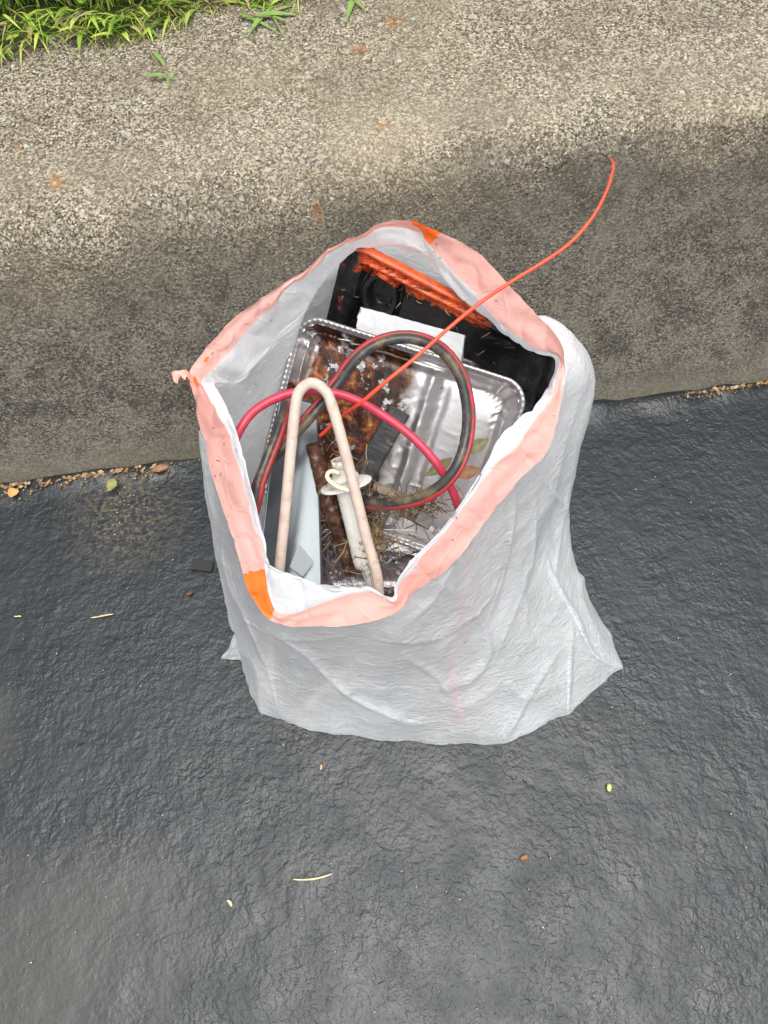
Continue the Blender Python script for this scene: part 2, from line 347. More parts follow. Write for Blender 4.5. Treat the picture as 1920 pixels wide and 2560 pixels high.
def mat_traypaint():
    m = M('black_tray_orange_paint'); uv = m.sep(m.tc.outputs['UV']); u, v = uv[0], uv[1]
    wob = m.math('MULTIPLY', m.math('SUBTRACT', m.noise(1, 4, .7, .6, vec=m.co((55, 55, 55))), .5), .14)
    vv = m.math('ADD', v, wob)
    top = m.ramp(vv, (.83, 0), (.845, 1)); lim = m.math('MULTIPLY', m.ramp(m.math('ADD', u, m.math('MULTIPLY', wob, .6)), (.62, 1), (.68, 0)), m.ramp(u, (.05, 0), (.09, 1)))
    scr = m.ramp(m.noise(1, 4, .75, 1, vec=m.co((40, 200, 200))), (.40, 0), (.46, 1))
    left = m.math('MULTIPLY', m.ramp(m.math('ADD', u, m.math('MULTIPLY', wob, .35)), (.02, 1), (.05, 0)), m.ramp(m.noise(60, 3, .7), (.56, 0), (.62, .6)))
    mask = m.math('MAXIMUM', m.math('MULTIPLY', m.math('MULTIPLY', top, lim), scr), left)
    blk = m.mix(m.ramp(m.noise(25, 5, .7), (.45, 0), (.7, 1)), (.007, .007, .007), (.026, .026, .027))
    org = m.mix(m.ramp(m.noise(90, 4, .7), (.4, 0), (.65, 1)), (.95, .13, .012), (.45, .05, .012))
    m.set(Base_Color=m.mix(mask, blk, org), Roughness=.27, Normal=m.bump(m.math('ADD', m.math('MULTIPLY', mask, .5), m.noise(90, 4, .7)), .6, .0014)); return m.mat
TRAY = mat_traypaint()

# ------------------------------------------------------------------ setting: asphalt
xs = np.concatenate([-np.geomspace(30, .9, 24), np.arange(-.85, .86, .01), np.geomspace(.9, 30, 24)])
ys = np.concatenate([-np.geomspace(30, .3, 24), np.arange(-.26, .90, .01), np.geomspace(.95, 30, 20)])
X, Y = np.meshgrid(xs, ys); p = np.stack([X.ravel(), Y.ravel(), X.ravel() * 0], 1)
A0 = P(0, 1222, 0); A1 = P(1920, 960, 0)         # foot of the kerb
kd = (A1 - A0) / np.linalg.norm(A1 - A0); kn = np.array([-kd[1], kd[0], 0])   # along / away from the road
dk = (p - A0) @ kn
z = .0012 * fbm(p * 7, 2, 5) + .0010 * fbm(p * 40, 2, 9)
z += .010 * np.exp(-((dk + .0) / .022) ** 2) * (.55 + 1.2 * fbm(p * np.array([14, 14, 1]), 2, 3))
p[:, 2] = z - .002
g = mesh('asphalt', p, grid_faces(len(ys), len(xs)), A_ASPH); tag(g, kind='structure')

# ------------------------------------------------------------------ kerb
KH0, KH1 = .40, .46
T0 = P(0, 585, KH0); T1 = P(1920, 262, KH1)      # arris of the kerb
nu = 420; us = np.concatenate([np.linspace(-6, -.25, 30), np.linspace(-.2, 1.2, nu), np.linspace(1.25, 7, 30)])
prof = []
rows = []
away = np.array([-(T1 - T0)[1], (T1 - T0)[0], 0]); away /= np.linalg.norm(away)
DEPTH = 1.1
NV = 150
K = np.zeros((NV, len(us), 3)); UV = np.zeros((NV, len(us), 2))
for j, u in enumerate(us):
    uc = min(max(u, -1), 2)
    a = A0 + (A1 - A0) * u - np.array([0, 0, .02]); c = T0 + (T1 - T0) * u; c[2] = KH0 + (KH1 - KH0) * uc
    rr = .075 - .058 * min(max(uc, 0), 1)        # worn rounder on the left
    fd = (c - a); L = np.linalg.norm(fd); f1 = c - fd / L * rr; b1 = c + away * rr * 1.3
    cp = []
    n1_, n2_, n3_ = 70, 26, NV - 96
    for k in range(n1_): cp.append((a + (f1 - a) * k / n1_, k / n1_ * (1 - rr / L)))
    for k in range(n2_):
        t = k / n2_; cp.append(((1 - t) ** 2 * f1 + 2 * t * (1 - t) * c + t * t * b1, 1 - rr / L + 2 * t * rr / L))
    for k in range(n3_):
        t = (k / (n3_ - 1)) ** 1.3; cp.append((b1 + away * DEPTH * t + np.array([0, 0, .01 * t]), 1 + rr / L + DEPTH * t / L))
    for i, (q, vv) in enumerate(cp): K[i, j] = q; UV[i, j] = (u, vv)
kv = K.reshape(-1, 3)
nrm = np.cross(np.gradient(K, axis=1), np.gradient(K, axis=0)); nrm /= np.linalg.norm(nrm, axis=2)[..., None] + 1e-12
if nrm[100, 200, 2] < 0: nrm = -nrm
vcoord = UV[..., 1].ravel(); arr = np.exp(-((vcoord - 1) / .16) ** 2)
d = (.006 * fbm(kv * 9, 2, 21) + .0022 * fbm(kv * 45, 3, 22)) * (.35 + .9 * arr) + .0015 * perlin(kv * 140, 23) * (vcoord > .85)
# a step in the formed face on the right, where the shutter sat
kv = kv + nrm.reshape(-1, 3) * d[:, None]
kerb = mesh('kerb', kv, grid_faces(NV, len(us)), A_CONC, uv=UV.reshape(-1, 2)); tag(kerb, kind='structure')

# ------------------------------------------------------------------ lawn
G0 = P(0, 118, .415); G1 = P(730, 0, .42); gd = (G1 - G0); gd[2] = 0; gd /= np.linalg.norm(gd); gn = np.array([-gd[1], gd[0], 0])
gu = np.concatenate([np.linspace(-14, -.6, 20), np.linspace(-.5, 1.3, 120), np.linspace(1.5, 14, 20)]); gw = np.concatenate([np.linspace(0, .6, 40), np.geomspace(.7, 26, 14)])
GX = np.array([[G0 + gd * a + gn * (b + .018 * math.sin(a * 23) + .012 * math.sin(a * 61 + 1)) for a in gu] for b in gw]); gp = GX.reshape(-1, 3)
gp[:, 2] = .408 + np.clip((np.repeat(gw, len(gu))) * 1.2, 0, .022) + .006 * fbm(gp * 20, 2, 4)
gp[:len(gu), 2] = .38
SOIL = simple('lawn_soil', (.07, .06, .025), (.06, .11, .02), .9, 60, .2, bump=.004, bscale=90)
lawn = mesh('lawn', gp, grid_faces(len(gw), len(gu)), SOIL); tag(lawn, kind='structure')
def blade(root, dirv, L, wd, droop, seg=5, curl=0):
    t = np.linspace(0, 1, seg + 1); h = np.array([dirv[0], dirv[1], 0]); hn = np.linalg.norm(h) + 1e-9; side = np.array([-h[1], h[0], 0]) / hn
    pts = []; c = np.array(root, float); el = math.atan2(dirv[2], hn)
    for k in range(seg + 1):
        wv = wd * (1 - t[k] ** 2.2) * (.7 + .6 * min(1, t[k] * 4) - .3 * t[k]) * .5 + 1e-4
        pts += [c - side * wv + np.array([0, 0, wv * .35]), c, c + side * wv + np.array([0, 0, wv * .35])]
        c = c + (h / hn * math.cos(el) + side * curl * t[k] + np.array([0, 0, 1]) * math.sin(el)) * (L / seg); el -= droop / seg
    f = []
    for k in range(seg):
        a = 3 * k; f += [(a, a + 1, a + 4, a + 3), (a + 1, a + 2, a + 5, a + 4)]
    return np.array(pts), f
def mat_grass(name, stops):
    m = M(name); r = m.random(); m.set(Base_Color=m.ramp(r, *stops), Roughness=.45); nb = m.b
    tl = m.n.new('ShaderNodeBsdfTranslucent'); m.l.new(m.ramp(r, *stops), tl.inputs[0]); mx = m.n.new('ShaderNodeMixShader'); mx.inputs[0].default_value = .35
    m.l.new(nb.outputs[0], mx.inputs[1]); m.l.new(tl.outputs[0], mx.inputs[2]); m.l.new(mx.outputs[0], m.out.inputs[0]); return m.mat
GR = mat_grass('grass_blades', ((0, (.42, .33, .17)), (.19, (.50, .42, .24)), (.20, (.14, .27, .04)), (.45, (.30, .48, .06)), (.75, (.52, .66, .11)), (1, (.72, .74, .22))))
CLV = mat_grass('clover_leaves', ((0, (.16, .33, .04)), (1, (.34, .54, .08))))
mb = MB()
def on_lawn(a, b):
    q = G0 + gd * a + gn * (b + .018 * math.sin(a * 23)); q[2] = .412 + min(b * 1.2, .022) if b > 0 else .412; return q
for i in range(8500):
    a = random.uniform(-.45, .70); b = random.random() ** 1.25 * .42 - .004
    root = on_lawn(a, b); an = random.uniform(0, 2 * math.pi)
    el = random.uniform(.85, 1.5); L = random.uniform(.03, .12); 
    if b < .03: an = random.gauss(-math.pi / 2 + .2, .9); el = random.uniform(.1, .9); L = random.uniform(.02, .06)
    dv = (math.cos(an) * math.cos(el), math.sin(an) * math.cos(el), math.sin(el))
    mb.add(*blade(root, dv, L, random.uniform(.0008, .0034), random.uniform(.1, 1.0), curl=random.uniform(-.3, .3)))
for i in range(5200):         # the lawn carries on past both sides of the picture
    a = random.choice([random.uniform(-1.3, -.45), random.uniform(.62, 2.4)]); b = random.random() * .45; root = on_lawn(a, b); an = random.uniform(0, 6.28); el = random.uniform(.85, 1.5)
    mb.add(*blade(root, (math.cos(an) * math.cos(el), math.sin(an) * math.cos(el), math.sin(el)), random.uniform(.03, .10), random.uniform(.002, .005), random.uniform(.1, 1.0), seg=3))
for i in range(130):          # broad runners hanging over the concrete
    a = random.uniform(-.40, .58); root = on_lawn(a, random.uniform(-.012, .02)); root[2] += .012; an = random.gauss(-math.pi / 2, .9); el = random.uniform(-.02, .45)
    dv = (math.cos(an) * math.cos(el), math.sin(an) * math.cos(el), math.sin(el))
    mb.add(*blade(root, dv, random.uniform(.02, .052), random.uniform(.004, .0085), random.uniform(.2, .9), curl=random.uniform(-.4, .4)))
gv = np.vstack(mb.v); gv[:, 2] = np.maximum(gv[:, 2], .404 + .03 * np.clip((gv[:, 0] + .6) / 1.6, 0, 1)); mb.v = [gv]
tag(mb.build('grass', GR), 'bright green unmown grass hanging over the concrete in the top left corner', 'grass', kind='stuff')
mb = MB()
for i in range(1500):
    root = on_lawn(random.uniform(-.45, .25), random.uniform(.03, .35)); root[2] += random.uniform(.015, .075); r_ = random.uniform(.005, .009); t0 = random.uniform(0, 6)
    for k in range(3):
        c = root + r_ * .95 * np.array([math.cos(t0 + k * 2.09), math.sin(t0 + k * 2.09), .15]); n = 9
        v = [c] + [c + r_ * np.array([math.cos(2 * math.pi * j / n), math.sin(2 * math.pi * j / n), .25 * math.cos(4 * math.pi * j / n)]) for j in range(n)]
        mb.add(v, [(0, 1 + j, 1 + (j + 1) % n) for j in range(n)])
tag(mb.build('clover', CLV), 'round clover leaves among the grass at the top left', 'clover', kind='stuff')

def kerb_z(px): return KH0 + (KH1 - KH0) * px / 1920 + .004
def sprig(name, pts, leaves, label, mat=None):
    base = P(pts[0][0], pts[0][1], kerb_z(pts[0][0])); t = thing(name, base, label, 'weed')
    path = catmull([P(x, y, kerb_z(x) + .004 + dz) for x, y, dz in pts], 6)
    mesh('stem', *tube_geo(path, np.linspace(.0014, .0007, len(path)), 6), STEM, t, origin=base)
    for (x, y, x2, y2, wd) in leaves:
        q = P(x, y, kerb_z(x) + .006); q2 = P(x2, y2, kerb_z(x2) + .010); dv = q2 - q; L = np.linalg.norm(dv)
        mesh('leaf', *blade(q, dv / L, L, wd, .35), GRL, t, origin=base)
    return t
STEM = simple('purple_stem', (.20, .10, .07), (.22, .17, .09), .6); GRL = simple('weed_leaf', (.12, .24, .05), (.20, .32, .06), .5)
sprig('weed_runner', [(345, 60, .02), (375, 130, .01), (400, 165, .003), (420, 190, .003)],
      [(385, 130, 412, 160, .006), (415, 190, 352, 182, .007), (415, 195, 445, 165, .003), (418, 195, 424, 215, .003), (422, 192, 440, 196, .003)],
      'grass runner with a purple stem trailing furthest down the concrete', None)
sprig('weed_sprig', [(862, -40, .01), (884, 0, .004), (890, 8, .003)],
      [(884, -2, 864, 48, .008), (886, 0, 915, 22, .005), (884, -4, 900, -25, .005), (880, -6, 850, -22, .006)],
      'short green weed tip at the top edge, apart from the lawn')
sprig('weed_sprig', [(560, 20, .015), (640, 40, .006), (680, 42, .004)],
      [(640, 40, 752, 24, .010), (600, 35, 695, 68, .007), (680, 40, 720, 98, .0022), (660, 38, 615, 82, .008), (680, 42, 725, 50, .004)],
      'flat green runner with long pointed leaf at the right end of the lawn')

# ------------------------------------------------------------------ the bin bag
S = [ # E, I, F, W(None=auto), M, B     ('w', x, y) world, else photo pixel + height
 ((1023,554,.50),(1045,580,.48),(1050,625,.46),('w',.04,.72,.37),('w',.05,.70,.18),('w',.05,.60)),
 ((1107,584,.50),(1075,615,.475),(1078,655,.45),('w',.08,.71,.37),('w',.09,.69,.18),('w',.10,.60)),
 ((1194,631,.50),(1125,675,.47),(1115,706,.45),('w',.12,.70,.37),('w',.13,.68,.18),('w',.15,.595)),
 ((1230,667,.495),(1178,727,.465),(1160,757,.44),('w',.155,.69,.37),('w',.17,.67,.18),('w',.20,.58)),
 ((1282,723,.49),(1218,779,.46),(1208,790,.435),('w',.19,.655,.37),('w',.22,.64,.18),('w',.24,.56)),
 ((1338,783,.48),(1265,825,.45),(1256,838,.43),(1400,812,.42),('w',.26,.61,.18),('w',.28,.53)),
 ((1397,846,.47),(1345,874,.445),(1335,882,.425),(1457,860,.40),('w',.28,.58,.18),('w',.29,.50)),
 ((1411,900,.46),(1397,897,.45),(1388,905,.43),(1482,903,.38),('w',.29,.54,.18),('w',.295,.47)),
 ((1410,958,.45),(1388,962,.455),(1360,980,.44),(1487,955,.36),(1425,1215,.17),(1415,1412,0)),
 ((1403,1010,.44),(1369,1010,.452),(1335,1014,.45),(1460,1030,.33),(1408,1300,.15),(1490,1530,0)),
 ((1389,1072,.43),(1335,1052,.445),(1298,1044,.45),(1415,1120,.31),(1375,1380,.15),(1530,1590,0)),
 ((1365,1135,.415),(1288,1118,.435),(1248,1087,.445),(1375,1200,.30),(1350,1450,.15),(1556,1670,0)),
 ((1298,1199,.40),(1238,1158,.425),(1220,1145,.432),(1330,1270,.29),(1320,1530,.14),(1492,1718,0)),
 ((1246,1266,.385),(1188,1224,.415),(1178,1218,.42),(1260,1330,.29),(1270,1590,.14),(1422,1785,0)),
 ((1158,1378,.365),(1110,1330,.395),(1102,1324,.40),None,(1200,1640,.13),(1345,1822,0)),
 ((1107,1434,.355),(1045,1392,.385),(1040,1388,.39),None,(1140,1670,.13),(1260,1862,0)),
 ((1039,1477,.345),(1000,1449,.37),(996,1446,.375),None,(1060,1700,.13),(1150,1861,0)),
 ((995,1529,.335),(983,1502,.35),(980,1492,.356),None,(980,1710,.13),(1060,1859,0)),
 ((900,1561,.325),(925,1474,.352),(914,1470,.355),None,(900,1705,.13),(960,1850,0)),
 ((805,1567,.32),(820,1502,.345),(808,1462,.368),None,(820,1690,.13),(860,1838,0)),
 ((720,1567,.32),(748,1533,.334),(740,1436,.374),None,(740,1670,.13),(780,1826,0)),
 ((676,1550,.325),(694,1534,.332),(700,1424,.377),None,(680,1640,.13),(715,1806,0)),
 ((640,1510,.335),(672,1490,.345),(676,1412,.376),None,(630,1590,.14),(655,1785,0)),
 ((612,1455,.345),(664,1440,.36),(668,1402,.374),None,(608,1530,.15),(630,1748,0)),
 ((590,1370,.36),(657,1370,.38),(663,1360,.385),None,(586,1460,.16),(616,1705,0)),
 ((555,1270,.375),(630,1275,.40),(642,1270,.41),None,(560,1390,.17),(608,1672,0)),
 ((528,1180,.39),(602,1180,.42),(616,1175,.43),None,(538,1320,.19),(602,1640,0)),
 ((505,1090,.405),(572,1090,.435),(594,1085,.445),None,(524,1260,.20),(600,1600,0)),
 ((490,1020,.42),(540,1025,.445),(568,1015,.45),None,(514,1200,.22),('w',-.25,.33)),
 ((478,970,.43),(510,975,.445),(540,965,.452),None,(516,1150,.25),('w',-.25,.37)),
 ((472,933,.44),(503,950,.442),(545,955,.43),None,('w',-.21,.46,.18),('w',-.25,.42)),
 ((496,895,.445),(528,928,.43),(575,955,.39),None,('w',-.19,.485,.18),('w',-.21,.43)),
 ((521,864,.45),(565,893,.43),(620,930,.39),None,('w',-.172,.505,.18),('w',-.19,.45)),
 ((556,826,.455),(600,850,.435),(660,880,.39),None,('w',-.155,.525,.18),('w',-.17,.48)),
 ((592,790,.46),(640,805,.445),(700,830,.40),None,('w',-.14,.55,.18),('w',-.155,.51)),
 ((656,746,.47),(686,762,.455),(750,780,.41),('w',-.128,.61,.32),('w',-.125,.585,.18),('w',-.14,.53)),
 ((714,706,.475),(724,714,.47),(785,745,.42),('w',-.122,.655,.35),('w',-.112,.64,.18),('w',-.13,.54)),
 ((758,682,.48),(765,690,.473),(805,712,.425),('w',-.115,.695,.36),('w',-.11,.685,.18),('w',-.10,.55)),
 ((801,638,.485),(807,646,.478),(832,678,.435),('w',-.09,.715,.36),('w',-.08,.70,.18),('w',-.07,.56)),
 ((859,604,.49),(863,611,.483),(880,632,.455),('w',-.06,.73,.37),('w',-.05,.71,.18),('w',-.04,.57)),
 ((903,587,.495),(907,594,.488),(920,618,.46),('w',-.03,.735,.37),('w',-.02,.71,.18),('w',-.01,.58)),
 ((960,557,.50),(966,566,.492),(985,610,.465),('w',.0,.73,.37),('w',.02,.705,.18),('w',.02,.59)),
]
def W3(e, z0=.004):
    if e[0] == 'w': return np.array([e[1], e[2], e[3] if len(e) > 3 else z0])
    return P(e[0], e[1], e[2] if e[2] > 0 else z0)
rings = [[], [], [], [], [], []]
cx, cy = .02, .46
for k, (e, i_, f_, w_, m_, b_) in enumerate(S):
    e, i_, f_, m_, b_ = W3(e), W3(i_), W3(f_), W3(m_), W3(b_)
    if w_ is None:
        w_ = f_ + (m_ - f_) * .30; o = np.array([w_[0] - cx, w_[1] - cy, 0]); o /= np.linalg.norm(o); w_ = w_ + o * (.002 if 14 <= k <= 24 else .008)
    else: w_ = W3(w_)
    for r, q in zip(rings, (e, i_, f_, w_, m_, b_)): r.append(q)
NS = 26; CR = [catmull(r, NS, True) for r in rings]; CR[5] = np.array([rings[5][i] + (rings[5][(i + 1) % len(S)] - rings[5][i]) * k / NS for i in range(len(S)) for k in range(NS)]); NC = len(CR[0]); st = np.arange(NC) / NS
rE, rF, rB = 12, 9, 150
rowsl = []
for k in range(rE): rowsl.append(CR[0] + (CR[1] - CR[0]) * k / rE)
for k in range(rF): rowsl.append(CR[1] + (CR[2] - CR[1]) * k / rF)
pf = [CR[2], CR[3], CR[4], CR[5]]
def cm(a, b, c, d, t): return .5 * ((2 * b) + (-a + c) * t + (2 * a - 5 * b + 4 * c - d) * t * t + (-a + 3 * b - 3 * c + d) * t ** 3)
for k in range(rB + 1):
    s = k / rB * 3; i = min(int(s), 2); t = s - i
    a = pf[i - 1] if i else pf[0]; d = pf[i + 2] if i < 2 else pf[3]
    rowsl.append(cm(a, pf[i], pf[i + 1], d, t))
G = np.array(rowsl); NR = len(G)
for it in range(6):                                 # soften folds
    L = G.copy(); L[1:-1] = (G[:-2] + G[2:]) / 2
    Lc = (np.roll(G, 1, 1) + np.roll(G, -1, 1)) / 2
    w_ = np.ones((NR, 1, 1)) * .5; w_[0] = 0; w_[-6:] = 0; w_[-20:-6] = .2
    G = G + w_ * ((L + Lc) / 2 - G); 
def normals(G):
    n = np.cross(np.roll(G, -1, 1) - np.roll(G, 1, 1), np.gradient(G, axis=0)); return n / (np.linalg.norm(n, axis=2)[..., None] + 1e-12)
Nn = normals(G); pts = G.reshape(-1, 3)
rowi = np.repeat(np.arange(NR), NC); below = np.clip((rowi - rE - rF) / 20, 0, 1); nearfoot = np.clip((NR - 1 - rowi) / 12, 0, 1)
sc_hem = np.clip(rowi / 4, .2, 1)
ang = np.arctan2(pts[:, 1] - cy, pts[:, 0] - cx)
# long folds running down the wall, medium creases, small crumples
wp = pts + .02 * np.stack([perlin(pts * 9 + 5 * j, 40 + j) for j in range(3)], 1)
f_long = ridge(wp * np.array([13, 13, 3.5]), 50) ** 2
f_diag = ridge((wp @ np.array([[.8, .2, .5], [-.3, .9, .2], [-.5, -.2, .85]])) * np.array([22, 9, 16]), 51) ** 3
f_med = ridge(wp * np.array([34, 34, 22]), 52) ** 2
f_sml = fbm(wp * np.array([60, 60, 150]), 2, 53)
ft = .0040 * (f_long - .5) + .0012 * (f_diag - .3) + .0003 * (f_med - .4) + .0005 * f_sml
amp = (.10 + .90 * below) * nearfoot
Gn = pts + Nn.reshape(-1, 3) * (ft * amp)[:, None]
hemd = (.0036 * perlin(np.stack([st[np.tile(np.arange(NC), NR)] * 1.1, rowi * .18, rowi * 0.], 1), 61) + .0022 * (ridge(pts * np.array([30, 30, 16]), 62) ** 3)) * (1 - below)
Gn = Gn + Nn.reshape(-1, 3) * hemd[:, None]

# creases where the photographed film is folded (front of the bag)
rel = Gn - np.array([0, 0, CAM_H]); dep = rel @ _fw; qx = 960 + FPX * rel[:, 0] / dep; qy = 1280 - FPX * (rel @ _up) / dep
facing = ((Nn.reshape(-1, 3) * rel).sum(1)); sgn = -1 if np.median(facing[(rowi > rE + rF + 60) & (qy > 1700)]) > 0 else 1
frontm = ((facing * sgn) < 0) & (rowi > rE + rF + 8)
def crease(pl, wpx, hh, step=0):
    c = catmull([(x, y, 0) for x, y in pl], 14)[:, :2]; best = np.full(len(Gn), 1e9); sd_ = np.zeros(len(Gn)); tt_ = np.zeros(len(Gn))
    for k in range(len(c) - 1):
        a_, b_ = c[k], c[k + 1]; ab = b_ - a_; L2 = ab @ ab + 1e-9; t = np.clip(((qx - a_[0]) * ab[0] + (qy - a_[1]) * ab[1]) / L2, 0, 1)
        dx_, dy_ = qx - a_[0] - t * ab[0], qy - a_[1] - t * ab[1]; dd = np.hypot(dx_, dy_); m_ = dd < best
        best[m_] = dd[m_]; sd_[m_] = np.sign(ab[0] * dy_ - ab[1] * dx_)[m_]; tt_[m_] = ((k + t) / (len(c) - 1))[m_]
    env = np.sin(np.clip(tt_, 0.02, .98) * math.pi) ** .5 * frontm * nearfoot
    v_ = hh * np.exp(-(best / wpx) ** 2) + step * np.exp(-(best / (wpx * 5)) ** 2) * (sd_ > 0) * np.clip(best / 2, 0, 1)
    return (v_ * env)[:, None] * Nn.reshape(-1, 3) * sgn
CRE = [([(1330, 1150), (1365, 1215), (1402, 1262), (1412, 1290)], 7, .004, 0), ([(1365, 1395), (1372, 1430), (1405, 1490), (1440, 1550), (1458, 1590), (1490, 1640), (1552, 1668)], 7, .006, .004),
 ([(1428, 1560), (1424, 1650), (1421, 1783)], 6, .005, .004), ([(1250, 1400), (1220, 1490), (1150, 1565), (1050, 1605), (940, 1600)], 6, .002, .005),
 ([(1180, 1520), (1212, 1580), (1216, 1640), (1170, 1700), (1090, 1720)], 12, .007, 0), ([(1390, 1640), (1330, 1730), (1262, 1858)], 6, .004, .003),
 ([(680, 1575), (770, 1630), (870, 1725), (1000, 1790), (1080, 1800)], 8, .003, .005), ([(1290, 1230), (1265, 1380), (1225, 1540)], 8, .004, .004),
 ([(1130, 1420), (1080, 1500), (1000, 1570)], 8, .003, 0), ([(590, 1480), (640, 1580), (680, 1680), (700, 1780)], 9, .003, .004), ([(1440, 1120), (1400, 1300), (1385, 1460)], 9, .005, .003),
 ([(1340, 1240), (1320, 1420), (1240, 1650)], 9, .003, .004), ([(1010, 1640), (1100, 1700), (1150, 1790)], 9, .004, 0), ([(560, 1330), (570, 1420), (600, 1510)], 7, .003, .003),
 ([(500, 1050), (520, 1180), (545, 1320)], 6, .003, .002), ([(860, 1590), (760, 1600), (700, 1590)], 7, .002, .003), ([(1480, 1380), (1450, 1480), (1500, 1600)], 8, .004, 0)]
for c_ in CRE: Gn = Gn + crease(*c_)
_j = np.clip((rowi - (NR - 14)) / 13, 0, 1) * .006 * fbm(np.stack([np.tile(np.arange(NC), NR) / NS * 1.3, rowi * 0., rowi * 0.], 1), 3, 88)
Gn[:, 0] += _j * np.cos(ang); Gn[:, 1] += _j * np.sin(ang)
Gn[:, 2] = np.maximum(Gn[:, 2], .003)
def cap_base(v, f, NRr):
    c = v[(NRr - 1) * NC:(NRr) * NC].mean(0); c[2] = .004; v = np.vstack([v, c]); n = len(v) - 1
    return v, f + [((NRr - 1) * NC + j, (NRr - 1) * NC + (j + 1) % NC, n) for j in range(NC)]
BO = (0.02, .42, 0.0)
bag = thing('rubbish_bag', BO, 'open white plastic rubbish bag with a pink drawstring hem, standing on asphalt', 'rubbish bag')
def sub(sel_rows):
    r0, r1 = sel_rows; return Gn.reshape(NR, NC, 3)[r0:r1 + 1].reshape(-1, 3)
v = sub((rE, rE + rF + 12)); mesh('inner_lip', v, grid_faces(rF + 13, NC, True), FILM_IN, bag, origin=BO)
v = sub((rE + rF + 12, NR - 1)); f = grid_faces(NR - rE - rF - 12, NC, True); v, f = cap_base(v, f, NR - rE - rF - 12)
mesh('bag_wall', v, f, FILM, bag, origin=BO)
hv = sub((0, rE)); hf = grid_faces(rE + 1, NC, True)
jag = noise1(np.arange(400) * .9, 3)
def is_tape(r, c):
    s = c / NS; j = .16 * jag[(r * 7) % 400] + .03 * jag[(r * 31 + 3) % 400]
    if .02 + .3 * j < s < .93 + j: return r < 2 + 9 * min(1, s / .3)
    if 21.0 + j + .02 * r < s < 23.25 + j: return r >= 0
    return False
tf = []; pf_ = []
for idx, q in enumerate(hf):
    r, c = divmod(idx, NC); (tf if is_tape(r, c) else pf_).append(q)
mesh('hem', hv, pf_, HEM, bag, origin=BO, uv=np.stack([np.tile(np.arange(NC), rE + 1) / NS, np.repeat(np.arange(rE + 1), NC) / rE], 1))
used = sorted({i for q in tf for i in q}); mp = {a: b for b, a in enumerate(used)}
# the two gaps in the hem where the tape shows: separate parts
def split(fs, lo, hi): return [q for q in fs if lo <= (q[0] % NC) / NS <= hi]
for lo, hi in ((0, 2), (20, 24)):
    fs = split(tf, lo, hi); used = sorted({i for q in fs for i in q}); mp = {a: b for b, a in enumerate(used)}
    mesh('drawstring', hv[used], [tuple(mp[i] for i in q) for q in fs], TAPE, bag, origin=BO)
for (sx, rr_, a_, b_) in ((29.6, 7, .007, .003), (31.3, 4, .004, .002)):      # pinholes with tape showing
    c = int(sx * NS); q0 = hv[rr_ * NC + c]; n0 = Nn[rr_, c]; n0 = n0 if n0[2] > 0 else -n0
    tt = hv[rr_ * NC + c + 4] - q0; tt /= np.linalg.norm(tt); bb = np.cross(n0, tt); q0 = q0 + n0 * .0012
    v = [q0] + [q0 + a_ * math.cos(t) * tt + b_ * math.sin(t) * bb for t in np.linspace(0, 2 * math.pi, 17)[:-1]]
    mesh('drawstring', v, [(0, 1 + j, 1 + (j + 1) % 16) for j in range(16)], TAPE, bag, origin=BO)
# torn tab at the left corner
tp = [P(478, 948, .436), P(470, 930, .447), P(455, 922, .452), P(440, 926, .45), P(430, 935, .445)]
tp = catmull(tp, 5); wv_ = np.array([0, -.012, -.012]); n = len(tp); tv = []
for k in range(n):
    wd = .62 + .18 * math.sin(k * .9) + .08 * math.sin(k * 2.6)
    tv += [tp[k] + wv_ * s * wd + np.array([.0, 0, .003 * math.sin(s * 5 + k * .4)]) for s in (0, .33, .66, 1)]
mesh('torn_tab', tv, grid_faces(n, 4), simple('torn_hem', (.93, .30, .22), (.95, .5, .42), .4), bag, origin=BO)
# folded seams of the gusset
from mathutils.bvhtree import BVHTree
_gf = grid_faces(NR, NC, True); WALL = BVHTree.FromPolygons([tuple(q) for q in Gn], _gf)
def on_wall(px, py, off=.0008):
    """the point of the bag's skin seen at (px,py), lifted off by a hair"""
    tgt = P(px, py, 0); d = Vector(tgt) - Vector((0, 0, CAM_H)); h_ = WALL.ray_cast(Vector((0, 0, CAM_H)), d.normalized())
    if h_[0] is None: return np.array(P(px, py, .01))
    return np.array(h_[0]) - np.array(d.normalized()) * off
def seam(pl, wd):
    path = np.array([on_wall(x, y, -.0005) for x, y, _ in catmull([(x, y, 0) for x, y in pl], 12)]); path[1:-1] = (path[:-2] + path[1:-1] + path[2:]) / 3; n = len(path)
    r_ = wd * (.6 + .9 * np.abs(noise1(np.arange(n) * .5, 4))) * np.sin(np.linspace(.25, math.pi - .15, n)) ** .5
    mesh('seam', *tube_geo(path, r_, 8, flat=.5, wob=.0012), FILM, bag, origin=BO)
seam([(1370, 1425), (1405, 1490), (1440, 1550), (1458, 1590), (1490, 1640), (1546, 1668)], .0022)
seam([(1423, 1620), (1420, 1700), (1420, 1780)], .0018)
cu = bpy.data.curves.new('print', 'FONT'); cu.body = 'KEEP AWAY FROM CHILDREN'; cu.size = 1; cu.resolution_u = 2; to = bpy.data.objects.new('print_tmp', cu); sc.collection.objects.link(to)
bpy.context.view_layer.update(); tm = bpy.data.meshes.new_from_object(to.evaluated_get(bpy.context.evaluated_depsgraph_get()))
tv0 = np.array([v_.co[:] for v_ in tm.vertices]); tfc = [tuple(p_.vertices) for p_ in tm.polygons]; bpy.data.objects.remove(to)
tv0 = tv0 / tv0[:, 0].max(); a_ = np.array([1252., 1842.]); b_ = np.array([1366., 1664.]); e_ = b_ - a_; pn = np.array([e_[1], -e_[0]]) / np.hypot(*e_)
tv1 = [on_wall(*(a_ + e_ * v_[0] + pn * v_[1] * 210)) for v_ in tv0]
